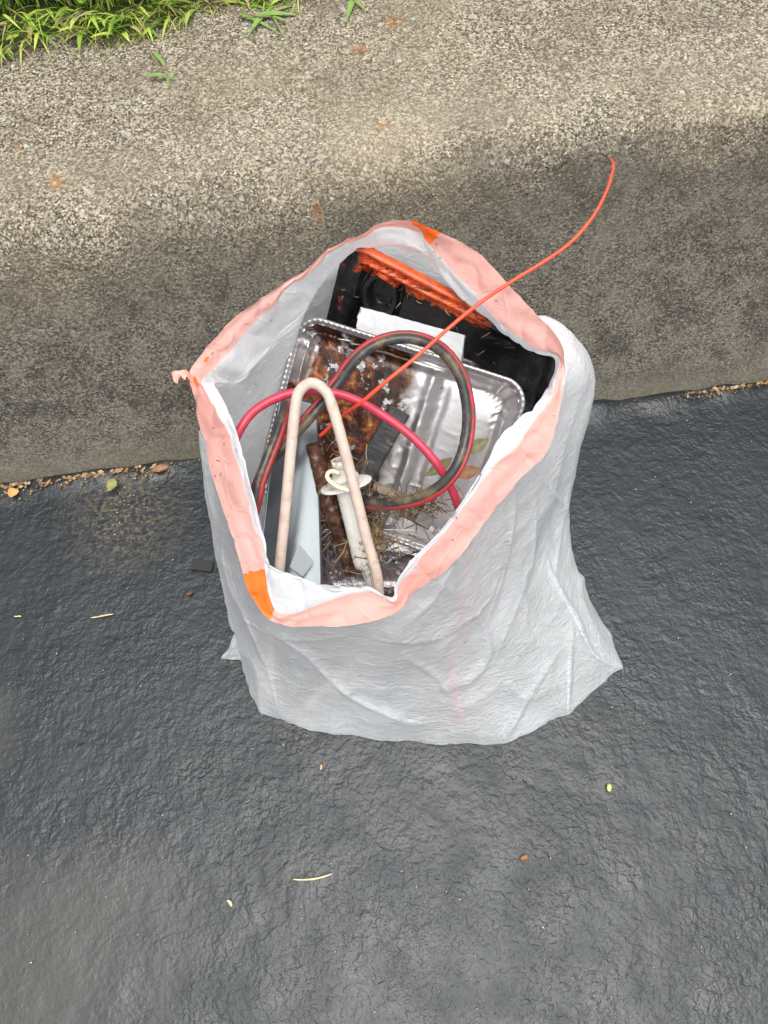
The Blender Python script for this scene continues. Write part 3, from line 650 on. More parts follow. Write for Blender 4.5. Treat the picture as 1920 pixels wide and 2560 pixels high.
mesh('printed_warning', tv1, tfc, simple('grey_print', (.42, .43, .45), (.55, .56, .58), .5), bag, origin=BO, smooth=False)
fa = catmull([P(*q) for q in ((555, 1640, .014), (572, 1620, .022), (582, 1592, .032), (600, 1570, .045), (622, 1555, .06))], 6)
fb = catmull([P(*q) for q in ((553, 1647, .004), (580, 1649, .004), (600, 1650, .004), (620, 1660, .004), (640, 1670, .004))], 6); fv = []
for k in range(len(fa)):
    for t in np.linspace(0, 1, 14):
        q = fa[k] * (1 - t) + fb[k] * t; q[2] += .004 * math.sin(t * 3.14) * math.sin(t * 19 + k * .2) * min(1, k / 6); q[1] -= .003 * math.sin(t * 3.14) * math.sin(k * .7); fv.append(q)
mesh('bottom_corner', fv, grid_faces(len(fa), 14), FILM, bag, origin=BO)

# ------------------------------------------------------------------ contents
def frame_from(TL, TR, BL):
    TL, TR, BL = map(np.asarray, (TL, TR, BL)); ex = TR - TL; wd = np.linalg.norm(ex); ex /= wd
    ey = TL - BL; ey -= ex * (ey @ ex); ht = np.linalg.norm(ey); ey /= ht; ez = np.cross(ex, ey); o = (TL + TR) / 2 - ey * ht / 2
    Mx = Matrix(((ex[0], ey[0], ez[0], o[0]), (ex[1], ey[1], ez[1], o[1]), (ex[2], ey[2], ez[2], o[2]), (0, 0, 0, 1)))
    return Mx, wd, ht
# black moulded tray with an orange painted rim, at the back
TLt, TRt, BRt, BLt = P(866, 600, .462), P(1412, 885, .395), P(1345, 1130, .24), P(792, 905, .265)
nu_, nv_ = 200, 120
uu, vv = np.meshgrid(np.linspace(0, 1, nu_), np.linspace(0, 1, nv_)); uu = uu.ravel(); vv = vv.ravel()   # vv: 0 bottom, 1 top
def q4(u, v): return ((1 - u) * (1 - v))[:, None] * BLt + (u * (1 - v))[:, None] * BRt + ((1 - u) * v)[:, None] * TLt + (u * v)[:, None] * TRt
# rounded top left corner
uc = uu.copy(); vc = vv.copy(); rad = .10
near = (uu < rad) & (vv > 1 - rad * 1.6)
du = (rad - uu) / rad; dv = (vv - (1 - rad * 1.6)) / (rad * 1.6); mxd = np.maximum(du, dv); hyp = np.hypot(du, dv) + 1e-9
uc = np.where(near, rad - du * mxd / hyp * rad, uc); vc = np.where(near, (1 - rad * 1.6) + dv * mxd / hyp * rad * 1.6, vc)
base = q4(uc, vc); nz = np.cross(TRt - TLt, TLt - BLt); nz /= np.linalg.norm(nz); nz = nz if nz[2] > 0 else -nz
def sm(x, a, b): t = np.clip((x - a) / (b - a), 0, 1); return t * t * (3 - 2 * t)
edge = np.minimum(np.minimum(uu / .10, (1 - vv) / .13), (1 - uu) / .06)
h = -.0 - .022 * sm(edge, .7, 1.2)                                     # recessed well
lip = np.exp(-((1 - vv) / .025) ** 2) * .006 + np.exp(-(uu / .02) ** 2) * .005; h = h + lip
h += .004 * np.exp(-(((1 - vv) - .075) / .012) ** 2) * (uu > .12)
arch = np.hypot((uu - .185) / .055, (np.clip(vv, None, .70) * 1 - .70 + np.minimum(vv - .70, 0) * 0 + np.maximum(vv - .70, 0)) / .13)
h += .016 * (sm(arch, 1.6, 1.3)) - .022 * sm(arch, 1.1, .8)
well = sm(uu, .26, .29); h += .014 * well * sm(edge, .7, 1.2)
line1 = (vv - (.52 - .02 * uu)); rib1 = np.exp(-(line1 / .022) ** 2) * (uu > .35) * (uu < .64)
line2 = (vv - (.51 - (uu - .64) * 1.05)); rib2 = np.exp(-(line2 / .03) ** 2) * (uu >= .64) * (uu < .93)
h += .009 * (rib1 + rib2); line3 = (vv - (.30 - (uu - .64) * 1.0)); h += .006 * np.exp(-(line3 / .025) ** 2) * (uu > .55) * (uu < .9)
h += -.012 * sm(line1, .0, -.06) * (uu > .30)
h += .0015 * fbm(base * 40, 3, 8)
tv = base + nz * h[:, None]
tv_o = P(1000, 1000, .2)
t = thing('plastic_tray', tv_o, 'black moulded plastic tray smeared with orange paint along its top rim', 'tray')
mesh('tray_body', tv, grid_faces(nv_, nu_), TRAY, t, origin=tv_o, uv=np.stack([uu, vv], 1))
bk = []; 
ed = [i for i in range((nv_ - 1) * nu_, nv_ * nu_)]; top = tv[ed]; lowr = top - nz * .018
mesh('rim', np.vstack([top + nz * .001, top + (TLt - BLt) / np.linalg.norm(TLt - BLt) * .004 + nz * .0, lowr]), grid_faces(3, nu_), simple('tray_rim_paint', (.80, .10, .015), (.30, .05, .012), .4, 70), t, origin=tv_o)

# block of polystyrene
def prism(outline_top, thick, dirn, mat, name, label, cat, sub_=6, bulge=.001, seed=0, parent=None):
    pass
B0, B1, B2, B3 = P(905, 768, .388), P(1162, 838, .388), P(1152, 905, .362), P(885, 842, .362)
ex = B1 - B0; nb = np.cross(B1 - B0, B0 - B3); nb /= np.linalg.norm(nb); nb = nb if nb[2] > 0 else -nb
top4 = [B0, B1, B2, B3]; front = P(1160, 915, .345) - B2
n1u, n1v = 60, 20; V_ = []; 
def patch(a, b, c, d, nu=60, nv=20):
    u, v = np.meshgrid(np.linspace(0, 1, nu), np.linspace(0, 1, nv)); u = u.ravel()[:, None]; v = v.ravel()[:, None]
    return (1 - u) * (1 - v) * a + u * (1 - v) * b + u * v * c + (1 - u) * v * d
dn = -nb * .03 + np.array([.0, .004, -.012])
mb = MB()
for a, b, c, d in ((B0, B1, B2, B3), (B3, B2, B2 + dn, B3 + dn), (B1, B1 + dn, B2 + dn, B2), (B0, B3, B3 + dn, B0 + dn), (B0 + dn, B3 + dn, B2 + dn, B1 + dn), (B0, B0 + dn, B1 + dn, B1)):
    q = patch(a, b, c, d, 60, 24)
    q = q + .0008 * np.stack([fbm(q * 90 + 7 * j, 2, 70 + j) for j in range(3)], 1)
    # the broken left end
    tt = (q - B0) @ ex / (ex @ ex); q = q + np.outer(np.clip(1 - tt * 9, 0, 1) * .008 * fbm(q * 60, 3, 77), ex / np.linalg.norm(ex))
    mb.add(q, grid_faces(24, 60))
o = mb.build('foam_block', EPS, origin=P(1000, 880, .34)); tag(o, 'white polystyrene foam block with a crumbled left end, wedged against the black tray', 'foam block')

# foil pan
def rr_pt(t, w_, h_, r):
    """rounded rectangle, t in [0,1)"""
    r = max(min(r, w_ - 1e-4, h_ - 1e-4), 1e-5); segs = [2 * (h_ - r), math.pi / 2 * r, 2 * (w_ - r), math.pi / 2 * r] * 2; L = sum(segs); s = t * L
    cs = [((w_, -(h_ - r)), (0, 1)), ((w_ - r, h_ - r), 0), ((w_ - r, h_), (-1, 0)), ((-(w_ - r), h_ - r), math.pi / 2),
          ((-w_, h_ - r), (0, -1)), ((-(w_ - r), -(h_ - r)), math.pi), ((-(w_ - r), -h_), (1, 0)), ((w_ - r, -(h_ - r)), 3 * math.pi / 2)]
    for k in range(8):
        if s <= segs[k] or k == 7:
            if k % 2 == 0: (x, y), (dx, dy) = cs[k]; return x + dx * s, y + dy * s
            (x, y), a0 = cs[k]; a = a0 + s / r; return x + r * math.cos(a), y + r * math.sin(a)
        s -= segs[k]
def foil_pan(name, TL, TR, BL, depth, label, mat, rad=.035, divider=None, seed=0, wr=1.0, lipm=None, tearv=0):
    Mx, wd, ht = frame_from(TL, TR, BL); W_, H_ = wd / 2, ht / 2; NA = 420
    ins = [(0, -.002)] ; prof_ = [(-.001, -.003), (-.0025, -.001), (-.0022, .0015), (0, .0028), (.0025, .0022), (.004, .0), (.0065, -.001), (.008, -.004)]
    nw = 14
    for k in range(1, nw + 1): prof_.append((.008 + .016 * k / nw, -.004 - (depth - .004) * (k / nw)))
    prof_ += [(.027, -depth - .001), (.030, -depth - .0005), (.033, -depth + .0015), (.036, -depth + .0015)]
    kk = 34
    mi = min(W_, H_)
    for k in range(1, kk + 1): prof_.append((.036 + (mi - .037) * k / kk, -depth + .0015))
    v = []; uvs = []
    for (i_, z_) in prof_:
        for k in range(NA):
            x, y = rr_pt(k / NA, W_ - i_, H_ - i_, max(rad - i_ * .7, .006)); v.append((x, y, z_)); uvs.append((x / wd + .5, y / ht + .5))
    v = np.array(v); uvs = np.array(uvs); n = len(prof_); rowk = np.repeat(np.arange(n), NA); kk_ = np.tile(np.arange(NA), n)
    cornerness = np.zeros(NA)
    for k in range(NA):
        x, y = rr_pt(k / NA, W_, H_, rad); cornerness[k] = max(0, min(1, (abs(x) - (W_ - rad * 1.6)) / (rad * 1.0))) * max(0, min(1, (abs(y) - (H_ - rad * 1.6)) / (rad * 1.0)))
    c_ = cornerness[kk_]; wall = ((rowk >= 6) & (rowk < 8 + nw + 2)).astype(float)
    pleat = np.sin(kk_ * 2 * math.pi / 6.0 + 2 * noise1(kk_ * .13, 5)) 
    v[:, 2] += wr * wall * c_ * .0022 * pleat
    v[:, 0] += wr * wall * c_ * .0012 * pleat; 
    rimm = (rowk < 6).astype(float); v[:, 2] += rimm * (.0007 * np.sin(kk_ * 2 * math.pi / 3.0))
    if divider is not None:
        dx = v[:, 0] / wd + .5 - divider; inb = (rowk > 8 + nw - 8)
        v[:, 2] += inb * (.014 * np.exp(-((dx - .02) / .022) ** 2) + .012 / (1 + np.exp((dx - .01) * 160)))
        v[:, 2] -= .010 * np.exp(-(dx / .05) ** 2) * (v[:, 1] > H_ * .8) * (rowk < 12)
        v[:, 2] += .012 * np.clip(-dx, 0, 1) * 0
        # raised panel in the clean half
        px_ = np.abs(v[:, 0] / wd + .5 - (divider + 1) / 2 - .02) / ((1 - divider) * .33); py_ = np.abs(v[:, 1]) / (H_ * .72); m_ = np.maximum(px_, py_)
        v[:, 2] += inb * .003 * (1 / (1 + np.exp((m_ - 1) * 30)))
    bas = (rowk > 8).astype(float)
    q3 = v * np.array([1, 1, .5]); cl = 1 - .6 * np.clip((v[:, 0] / wd + .5 - .62) / .06, 0, 1) * (divider is not None); v[:, 2] += wr * bas * cl * (.0032 * fbm(q3 * 14, 2, seed + 3) + .0008 * ridge(q3 * 38, seed + 8) ** 2 + .0004 * ridge(q3 * 90, seed + 9))
    v[:, 2] += wr * .005 * fbm(q3 * 5, 2, seed + 12)
    v[:, :2] += wr * bas[:, None] * .0018 * np.stack([fbm(v * 40, 2, seed + 14), fbm(v * 40, 2, seed + 15)], 1)
    o_ = Mx.translation; root = thing(name, tuple(o_), label, 'foil pan')
    f = grid_faces(n, NA, True); c0 = len(v) - NA; f.append(tuple(c0 + k for k in range(NA)))
    fr = f[:NA * 6]; fb_ = f[NA * 6:]
    mesh('pan_rim', v[:NA * 7], fr, lipm or FOIL, root, frame=Mx)
    vb = v[NA * 6:]; mesh('pan_body', vb, [tuple(i - NA * 6 for i in q) for q in fb_], mat, root, frame=Mx, uv=uvs[NA * 6:])
    return root
foil_pan('foil_pan', P(752, 783, .385), P(1325, 965, .375), P(732, 1262, .225), .030, 'aluminium foil pan with brown burnt food stains, creased across its middle', FOILS, divider=.60, seed=3, rad=.032)
foil_pan('foil_pan', P(990, 1200, .245), P(1225, 1262, .24), P(960, 1350, .19), .025, 'smaller crumpled foil pan under the stained one, holding the sticks', FOILS, seed=31, wr=1.6, rad=.02)

# clear food container low in the bag
Mx, wd, ht = frame_from(P(790, 1318, .255), P(1130, 1322, .255), P(800, 1500, .205))
root = thing('clear_container', tuple(Mx.translation), 'clear plastic food container with tiny bubbles at the bottom of the bag', 'food container')
NA = 120; prof_ = [(0, 0), (0, .003), (.004, .004), (.007, .001), (.012, -.03), (.016, -.033), (.05, -.033), (.052, -.030), (.07, -.030)]
v = []
for i_, z_ in prof_:
    for k in range(NA):
        x, y = rr_pt(k / NA, wd / 2 - i_, ht / 2 - i_ * .8, .015); v.append((x, y, z_))
v = np.array(v); v[:, 2] += .0015 * fbm(v * 40, 2, 5); f = grid_faces(len(prof_), NA, True); f.append(tuple((len(prof_) - 1) * NA + k for k in range(NA)))
mesh('container_body', v, f, CLEAR, root, frame=Mx)
BUB = simple('bubble_rim', (.7, .7, .7), None, .2); mb = MB()
for k in range(34):
    x = random.choice([random.gauss(-.055, .012), random.gauss(.025, .012)]); y = random.uniform(-.045, -.012); r_ = random.uniform(.0008, .0019)
    c = np.array([x, y, -.0295]); path = [c + r_ * np.array([math.cos(t), math.sin(t), 0]) for t in np.linspace(0, 2 * math.pi, 13)]
    mb.add(*tube_geo(path, .0003, 5, cap=False))
o = mb.build('bubbles', BUB, parent=root, frame=Mx); o['kind'] = 'stuff'
# dark red packaging film underneath
MAR = simple('maroon_film', (.045, .010, .016), (.09, .02, .03), .25, 20, bump=.004, bscale=25)
q = patch(P(770, 1180, .15), P(1160, 1250, .15), P(1150, 1540, .12), P(760, 1530, .12), 80, 70); q[:, 2] += .012 * fbm(q * 22, 3, 12)
tag(mesh('plastic_wrapper', q, grid_faces(70, 80), MAR, origin=P(960, 1400, .12)), 'dark red plastic wrapper lying beneath the clear container', 'wrapper')

# silver card on the left
Cd = [P(700, 985, .335), P(794, 1010, .335), P(806, 1475, .275), P(640, 1445, .275)]
u, vq = np.meshgrid(np.linspace(0, 1, 24), np.linspace(0, 1, 60)); u = u.ravel(); vq = vq.ravel()
q = patch(Cd[0], Cd[1], Cd[2], Cd[3], 24, 60); nb2 = np.cross(Cd[1] - Cd[0], Cd[3] - Cd[0]); nb2 /= np.linalg.norm(nb2); nb2 = nb2 if nb2[2] > 0 else -nb2
q = q + nb2 * (.006 * np.sin(u * math.pi) * (.3 + .7 * vq) + .002 * np.sin(vq * 5))[:, None]
q2 = q - nb2 * .0012; n = len(q); f = grid_faces(60, 24); f2 = [tuple(i + n for i in reversed(z_)) for z_ in f]
edge = []
def rimf(idx): return [(idx[i], idx[i + 1], idx[i + 1] + n, idx[i] + n) for i in range(len(idx) - 1)]
bnd = list(range(24)) + [24 * r + 23 for r in range(1, 60)] + [59 * 24 + c for c in range(22, -1, -1)] + [24 * r for r in range(58, -1, -1)]
tag(mesh('silver_card', np.vstack([q, q2]), f + f2 + rimf(bnd), CARD, origin=P(740, 1250, .28)), 'tall shiny silver card standing along the left inside of the bag', 'card')
mb = MB(); a = P(747, 1362, .3045); 
tri = [P(747, 1360, .305), P(785, 1405, .300), P(757, 1442, .296), P(724, 1417, .300)]
tag(mesh('paper_scrap', tri + [x - nb2 * .0008 for x in tri], [(0, 1, 2, 3), (7, 6, 5, 4), (0, 4, 5, 1), (1, 5, 6, 2), (2, 6, 7, 3), (3, 7, 4, 0)], simple('grey_paper', (.20, .225, .24), None, .5), origin=P(755, 1405, .3), smooth=False),
    'small pale grey angular scrap stuck low on the silver card', 'scrap')

def PP(q): return on_wall(q[0], q[1], -abs(q[3])) if len(q) > 3 else P(*q)
def hose(name, pl, r_, mat, label, cat, seg=14, n=12, part=None):
    path = catmull([PP(q) for q in pl], n); 
    return tag(mesh(name, *tube_geo(path, r_, seg, wob=.0004), mat, origin=path[-1]), label, cat), path
hose('hose', [(625, 1480, .12), (600, 1370, .22), (578, 1250, .31), (570, 1160, .38), (592, 1090, .405), (628, 1035, .415), (680, 1000, .42), (745, 980, .42), (820, 980, .418), (890, 1000, .415), (960, 1040, .41), (1030, 1092, .40), (1085, 1150, .39), (1120, 1205, .37), (1145, 1265, .345), (1165, 1360, .28), (1165, 1470, 0, .03), (1128, 1650, 0, .026), (1140, 1750, 0, .022), (1150, 1800, 0, .02)], .0054, REDH,
     'plain pinkish red rubber hose arching across the whole bag mouth', 'hose')
# twin hose, black with red stripe, looped
def twin(pl, label, side=1, rb=.0062, rr_=.0036):
    pts_ = [P(*q) for q in pl]; path = catmull(pts_, 12); n = len(path)
    T = np.gradient(path, axis=0); T /= np.linalg.norm(T, axis=1)[:, None]
    view = path - np.array([0, 0, CAM_H]); view = np.array([0, .45, -.9]); Nn_ = np.cross(T, view); Nn_ /= np.linalg.norm(Nn_, axis=1)[:, None]
    off = Nn_ * side * (rb + rr_ * .02); root = thing('twin_hose', path[-1], label, 'hose')
    mesh('black_tube', *tube_geo(path, rb, 14, wob=.0005), BLKH, root, origin=path[-1])
    mesh('red_tube', *tube_geo(path + off + np.array([0, 0, .0008]), rr_, 12, wob=.0004), RED2, root, origin=path[-1]); return root
twin([(622, 1330, .27), (640, 1240, .32), (672, 1165, .355), (712, 1115, .375), (760, 1062, .39), (806, 1010, .40), (845, 960, .41), (885, 905, .425), (935, 865, .435), (1000, 847, .44), (1060, 855, .44), (1110, 885, .44), (1148, 940, .435), (1166, 1010, .43), (1166, 1080, .425), (1148, 1150, .415), (1110, 1205, .40), (1055, 1240, .38), (990, 1256, .36), (930, 1256, .33), (880, 1245, .28)],
     'black hose with a red stripe, looped in a big ring over the foil pan')
twin([(612, 1330, .32), (634, 1262, .355), (646, 1205, .37), (668, 1145, .38), (690, 1090, .385), (706, 1040, .385), (712, 1010, .37)],
     'short end of black hose with red stripe beside the silver card', -1, .0058, .004)
# orange rod
pl = [(800, 1090, .35), (850, 1045, .385), (905, 1005, .44), (960, 958, .462), (1040, 893, .475), (1120, 822, .485), (1200, 757, .495), (1290, 697, .51), (1370, 648, .52), (1430, 603, .53), (1480, 545, .54), (1513, 485, .55), (1530, 435, .555), (1533, 410, .555), (1524, 393, .555)]
path = catmull([P(*q) for q in pl], 10); rr_ = np.interp(np.linspace(0, 1, len(path)), [0, .7, .93, 1], [.0023, .0021, .0014, .0004])
tag(mesh('thin_rod', *tube_geo(path, rr_, 10), WIRE, origin=path[0]), 'thin bright orange rod curving out of the bag towards the upper right', 'rod')
# bent beige tube
pl = [(678, 1735, 0, .018), (680, 1650, 0, .022), (684, 1580, 0, .04), (690, 1520, .235), (697, 1440, .30), (712, 1290, .355), (728, 1120, .405), (738, 1020, .43), (748, 980, .438), (772, 959, .442), (798, 964, .442), (818, 985, .44), (832, 1020, .435), (848, 1075, .425), (878, 1190, .39), (915, 1340, .34), (946, 1462, .295), (935, 1560, .22), (880, 1650, 0, .03), (832, 1695, 0, .018), (770, 1760, 0, .016)]
path = catmull([PP(q) for q in pl], 10)
tag(mesh('bent_tube', *tube_geo(path, .0066, 16, wob=.0005), BEIGE, origin=path[0]), 'beige plastic tube bent into a narrow upside down U, nearest the viewer', 'tube')

# white applicator tube
a, b = P(862, 1198, .352), P(920, 1425, .255); ax = (b - a); L = np.linalg.norm(ax); ax /= L
root = thing('applicator_tube', b, 'dirty white plastic applicator tube with a flanged collar and narrow nozzle', 'tube')
def lathe(prof_, seg=36, mod=None):
    s1 = np.cross(ax, [0, 0, 1.]); s1 /= np.linalg.norm(s1); s2 = np.cross(ax, s1); v = []
    for (s_, r_) in prof_:
        for k in range(seg):
            an = 2 * math.pi * k / seg; rr = r_ * (mod(an, s_) if mod else 1); v.append(a + ax * s_ + rr * (math.cos(an) * s1 + math.sin(an) * s2))
    return np.array(v), grid_faces(len(prof_), seg, True)
mesh('barrel', *lathe([(-.004, .0), (-.004, .0118), (0, .0145), (.01, .0145), (L * .5, .0152), (L * .86, .0165), (L * .93, .0158), (L * .96, .0095), (L, .0080), (L + .04, .0075), (L + .04, 0)]), WHITEP, root, origin=b)
mesh('ribbed_collar', *lathe([(-.016, 0), (-.016, .0135), (-.006, .0142), (-.005, .0165), (.0, .0165), (.001, .0140)], 72, lambda an, s_: 1 + (.07 if math.sin(an * 18) > 0 and s_ > -.0055 else 0)), WHITEP, root, origin=b)
s1 = np.cross(ax, [0, 0, 1.]); s1 /= np.linalg.norm(s1)
mesh('flange', *lathe([(.006, .010), (.0055, .0215), (.0065, .0232), (.0085, .0232), (.009, .0215), (.009, .010)], 60, lambda an, s_: 1 + .42 * abs(math.cos(an)) ** 3 if True else 1), WHITEP, root, origin=b)
mesh('cap_ring', *lathe([(-.027, .0095), (-.027, .0112), (-.016, .0112), (-.016, .0095), (-.027, .0095)], 40), WHITEP, root, origin=b)
pl = [(900, 1236, .372), (872, 1226, .375), (847, 1218, .377), (827, 1205, .378), (818, 1192, .378), (822, 1181, .378), (834, 1178, .378), (849, 1184, .378)]
path = catmull([P(*q) for q in pl], 8); tag(mesh('hook', *tube_geo(path, .0028, 12), CREAM, origin=path[0]), 'small cream coloured plastic hook beside the collar of the white tube', 'hook')

path = catmull([P(785, 1110, .33), P(808, 1205, .315), P(832, 1290, .295), P(862, 1370, .26), P(880, 1430, .23)], 12)
tag(mesh('rusty_pipe', *tube_geo(path, .0105 + .0018 * noise1(np.arange(len(path)) * .3, 2), 18, wob=.0016), RUST, origin=path[-1]), 'thick rusty brown pipe between the silver card and the white tube', 'pipe')
# black bar in the pan
def bar(c0, c1, wd, th, mat, name, label, cat, wob=.001, seg=24):
    ax_ = c1 - c0; L_ = np.linalg.norm(ax_); ax_ = ax_ / L_; sd = np.cross(ax_, [0, -.4, 1.]); sd /= np.linalg.norm(sd); nn = np.cross(sd, ax_); v = []
    for k in range(seg + 1):
        c = c0 + ax_ * L_ * k / seg
        for (x, y) in ((-1, -1), (-1, .8), (-.85, 1), (.85, 1), (1, .8), (1, -1)): v.append(c + sd * x * wd / 2 + nn * y * th / 2)
    v = np.array(v); v += wob * np.stack([fbm(v * 70 + 9 * j, 2, 90 + j) for j in range(3)], 1); f = grid_faces(seg + 1, 6, True) + [tuple(range(5, -1, -1)), tuple(range(seg * 6, seg * 6 + 6))]
    return tag(mesh(name, v, f, mat, origin=c1, smooth=False), label, cat)
BD = simple('dirty_black_plastic', (.012, .013, .015), (.03, .03, .03), .5, 60, dirt=(.16, .13, .07), dirt_rng=(.55, .68), dscale=50, bump=.001)
bar(P(1000, 1025, .325), P(895, 1215, .265), .030, .012, BD, 'black_bar', 'dirt caked black plastic bar lying across the stained foil', 'bar')
bar(P(935, 1215, .30), P(1060, 1268, .29), .013, .008, WOOD, 'stick', 'flat grey brown split stick under the black ring of hose', 'stick', .003)
bar(P(1000, 1278, .285), P(1062, 1310, .28), .010, .005, WOOD, 'stick', 'short curled bark piece beside the grey metal nub', 'stick', .003)
bar(P(1045, 1292, .298), P(1078, 1310, .296), .018, .016, simple('grey_metal', (.05, .055, .055), (.14, .12, .09), .5, 120, metal=.3), 'metal_nub', 'small square grey metal nub on the rusty stains', 'metal piece', .0008, 4)

# leaves
def leaf(name, p0, p1, wd, mat, label, fold=.35, seg=14, mid=None):
    p0, p1 = np.asarray(p0), np.asarray(p1); d_ = p1 - p0; sd = np.cross(d_, [0, -.3, 1.]); sd /= np.linalg.norm(sd); v = []
    for k in range(seg + 1):
        t = k / seg; c = p0 + d_ * t + np.array([0, 0, .004 * math.sin(t * 3.1)]) + sd * wd * .25 * math.sin(t * 3.14)
        ww = wd / 2 * math.sin(math.pi * min(max(t, .01), .99)) ** .75
        for s_ in (-1, -.5, 0, .5, 1): v.append(c + sd * s_ * ww + np.array([0, 0, abs(s_) * ww * fold + .0008 * math.sin(t * 17 + s_ * 3)]))
    return tag(mesh(name, v, grid_faces(seg + 1, 5), mat, origin=tuple((p0 + p1) / 2)), label, 'leaf')
leaf('leaf', P(1150, 1132, .335), P(1222, 1098, .345), .017, LEAFG, 'olive green narrow leaf on the clean half of the foil pan')
leaf('leaf', P(1062, 1190, .335), P(1130, 1145, .335), .015, LEAFG, 'olive green leaf poking out where the two hoses cross')
leaf('leaf', P(1126, 1186, .325), P(1200, 1172, .33), .018, LEAFB, 'orange brown curled leaf below the looped hose')
# straw
def straw_patch(cx_, cy_, sx, sy, z0, n, Lr=(.015, .05), zsl=0, w_=.0012):
    m_ = MB()
    for i in range(n):
        x, y = random.gauss(cx_, sx), random.gauss(cy_, sy); z0_ = z0 + zsl * (y - cy_); L_ = random.uniform(*Lr); an = random.uniform(0, math.pi)
        c = P(x, y, z0_); d_ = np.array([math.cos(an), math.sin(an), random.uniform(-.3, .3)]) * L_ / 2
        k_ = np.array([random.uniform(-1, 1), random.uniform(-1, 1), random.uniform(0, 1)]) * L_ * .08
        m_.add(*tube_geo([c - d_, c + k_, c + d_], [w_ * random.uniform(.2, .62)] * 3, 4))
    return m_
def merge(ms):
    o = MB()
    for m_ in ms:
        for v_ in [np.vstack(m_.v)]: o.add(v_, m_.f)
    return o
PZ = lambda y: .385 - (y - 800) * .00034 - .022       # rough height of the foil pan's floor
ms = [straw_patch(1050, 1270, 55, 20, .30, 90, (.006, .03)), straw_patch(935, 1345, 12, 40, .285, 110, (.006, .022)), straw_patch(860, 1180, 30, 40, .31, 60, (.006, .03)), straw_patch(1115, 1085, 10, 45, PZ(1085) + .006, 60, (.012, .04), -.00034), straw_patch(830, 1290, 35, 60, .285, 60, (.01, .045)), straw_patch(975, 1345, 70, 14, .225, 30, (.02, .07)),
      straw_patch(940, 1310, 10, 45, .285, 80, (.008, .03)), straw_patch(950, 1180, 120, 50, PZ(1180) + .012, 60, (.01, .045), -.00034), straw_patch(950, 1000, 110, 80, PZ(1000) + .006, 60, (.005, .03), -.00034, .0008),
      straw_patch(1180, 1010, 60, 80, PZ(1010) + .008, 30, (.003, .012), -.00034, .0008), straw_patch(1020, 1255, 60, 15, .30, 50, (.01, .04))]
tag(merge(ms).build('straw_litter', STRAW), 'dry straw and grass clippings scattered over the rubbish in the bag', 'straw', kind='stuff')
m_ = MB()
for i in range(46):
    s_ = random.uniform(.03, .97); r_ = random.uniform(.25, .92); uq = np.array([s_]); vq_ = np.array([r_]); c = q4(uq, vq_)[0] + nz * .006
    an = random.uniform(0, math.pi); L_ = random.uniform(.004, .016); e1 = (TRt - TLt); e1 = e1 / np.linalg.norm(e1); e2 = np.cross(nz, e1); d_ = (e1 * math.cos(an) + e2 * math.sin(an)) * L_ / 2
    m_.add(*tube_geo([c - d_, c + nz * .001, c + d_], [.0005] * 3, 4))
tag(m_.build('straw_specks', STRAW), 'tiny straw clippings stuck to the black plastic tray', 'straw', kind='stuff')

# ------------------------------------------------------------------ bits on the asphalt
def gz(x, y): return .0015
def chip(name, px, py, L_, wd, th, an, mat, label, cat, bend=.1, tip=.6):
    c = P(px, py, .003); d_ = np.array([math.cos(an), math.sin(an), 0]); sd = np.array([-d_[1], d_[0], 0]); v = []; n = 8
    for k in range(n + 1):
        t = k / n * 2 - 1; cc = c + d_ * L_ / 2 * t + sd * bend * L_ * (1 - t * t) + np.array([0, 0, th + (.001 * math.sin(t * 3) if tip < .9 else 0)])
        ww = wd / 2 * (1 - (1 - tip) * abs(t) ** 3) * (1 + (.15 if tip < .9 else 0) * math.sin(k * 2.1))
        e_ = .6 if tip < .9 else .96
        v += [cc - sd * ww, cc - sd * ww * e_ + np.array([0, 0, th]), cc + sd * ww * e_ + np.array([0, 0, th]), cc + sd * ww, cc + np.array([0, 0, -th])]
    return tag(mesh(name, v, grid_faces(n + 1, 5, True) + [(4, 3, 2, 1, 0), tuple(range(n * 5, n * 5 + 5))], mat, origin=c, smooth=tip < .9), label, cat)
PALE = simple('pale_straw', (.60, .47, .24), (.70, .58, .33), .6, 200)
chip('straw_stalk', 782, 2191, .056, .0028, .0008, .13, PALE, 'long pale straw stalk lying on the open asphalt below the bag', 'straw', -.06)
chip('straw_stalk', 256, 1540, .036, .0026, .0008, .17, PALE, 'short straight straw stalk on the asphalt left of the bag', 'straw', .0)
chip('straw_stalk', 45, 1541, .012, .0026, .0008, 0, PALE, 'stubby straw bit near the left edge of the asphalt', 'straw', .0)
chip('plastic_chip', 505, 1413, .036, .020, .0006, -.12, simple('black_chip', (.012, .013, .014), None, .6), 'flat rectangular black plastic chip beside the left side of the bag', 'plastic chip', 0, 1)
chip('leaf_scrap', 1523, 1969, .011, .008, .0005, 1.5, simple('lime_leaf', (.42, .50, .15), None, .5), 'tiny lime green leaf scrap on the asphalt right below the bag', 'leaf scrap', 0, .3)
chip('wood_chip', 574, 2258, .010, .005, .0006, -.8, PALE, 'tiny pale wood chip on the lower left asphalt', 'wood chip', .1, .4)
chip('wood_chip', 803, 1918, .0075, .0042, .0008, 1.4, simple('tan_chip', (.48, .33, .17), None, .6), 'tiny tan wood chip just below the front of the bag', 'wood chip', 0, .8)
chip('dirt_crumb', 1310, 2144, .010, .007, .001, .4, simple('rust_crumb', (.36, .17, .05), (.2, .09, .03), .8), 'small rusty brown crumb on the asphalt below right of the bag', 'crumb', 0, .5)
chip('dirt_crumb', 475, 1484, .009, .006, .0015, .4, simple('brown_crumb', (.16, .07, .03), None, .8), 'dark brown crumb on the asphalt just left of the bag', 'crumb', 0, .5)
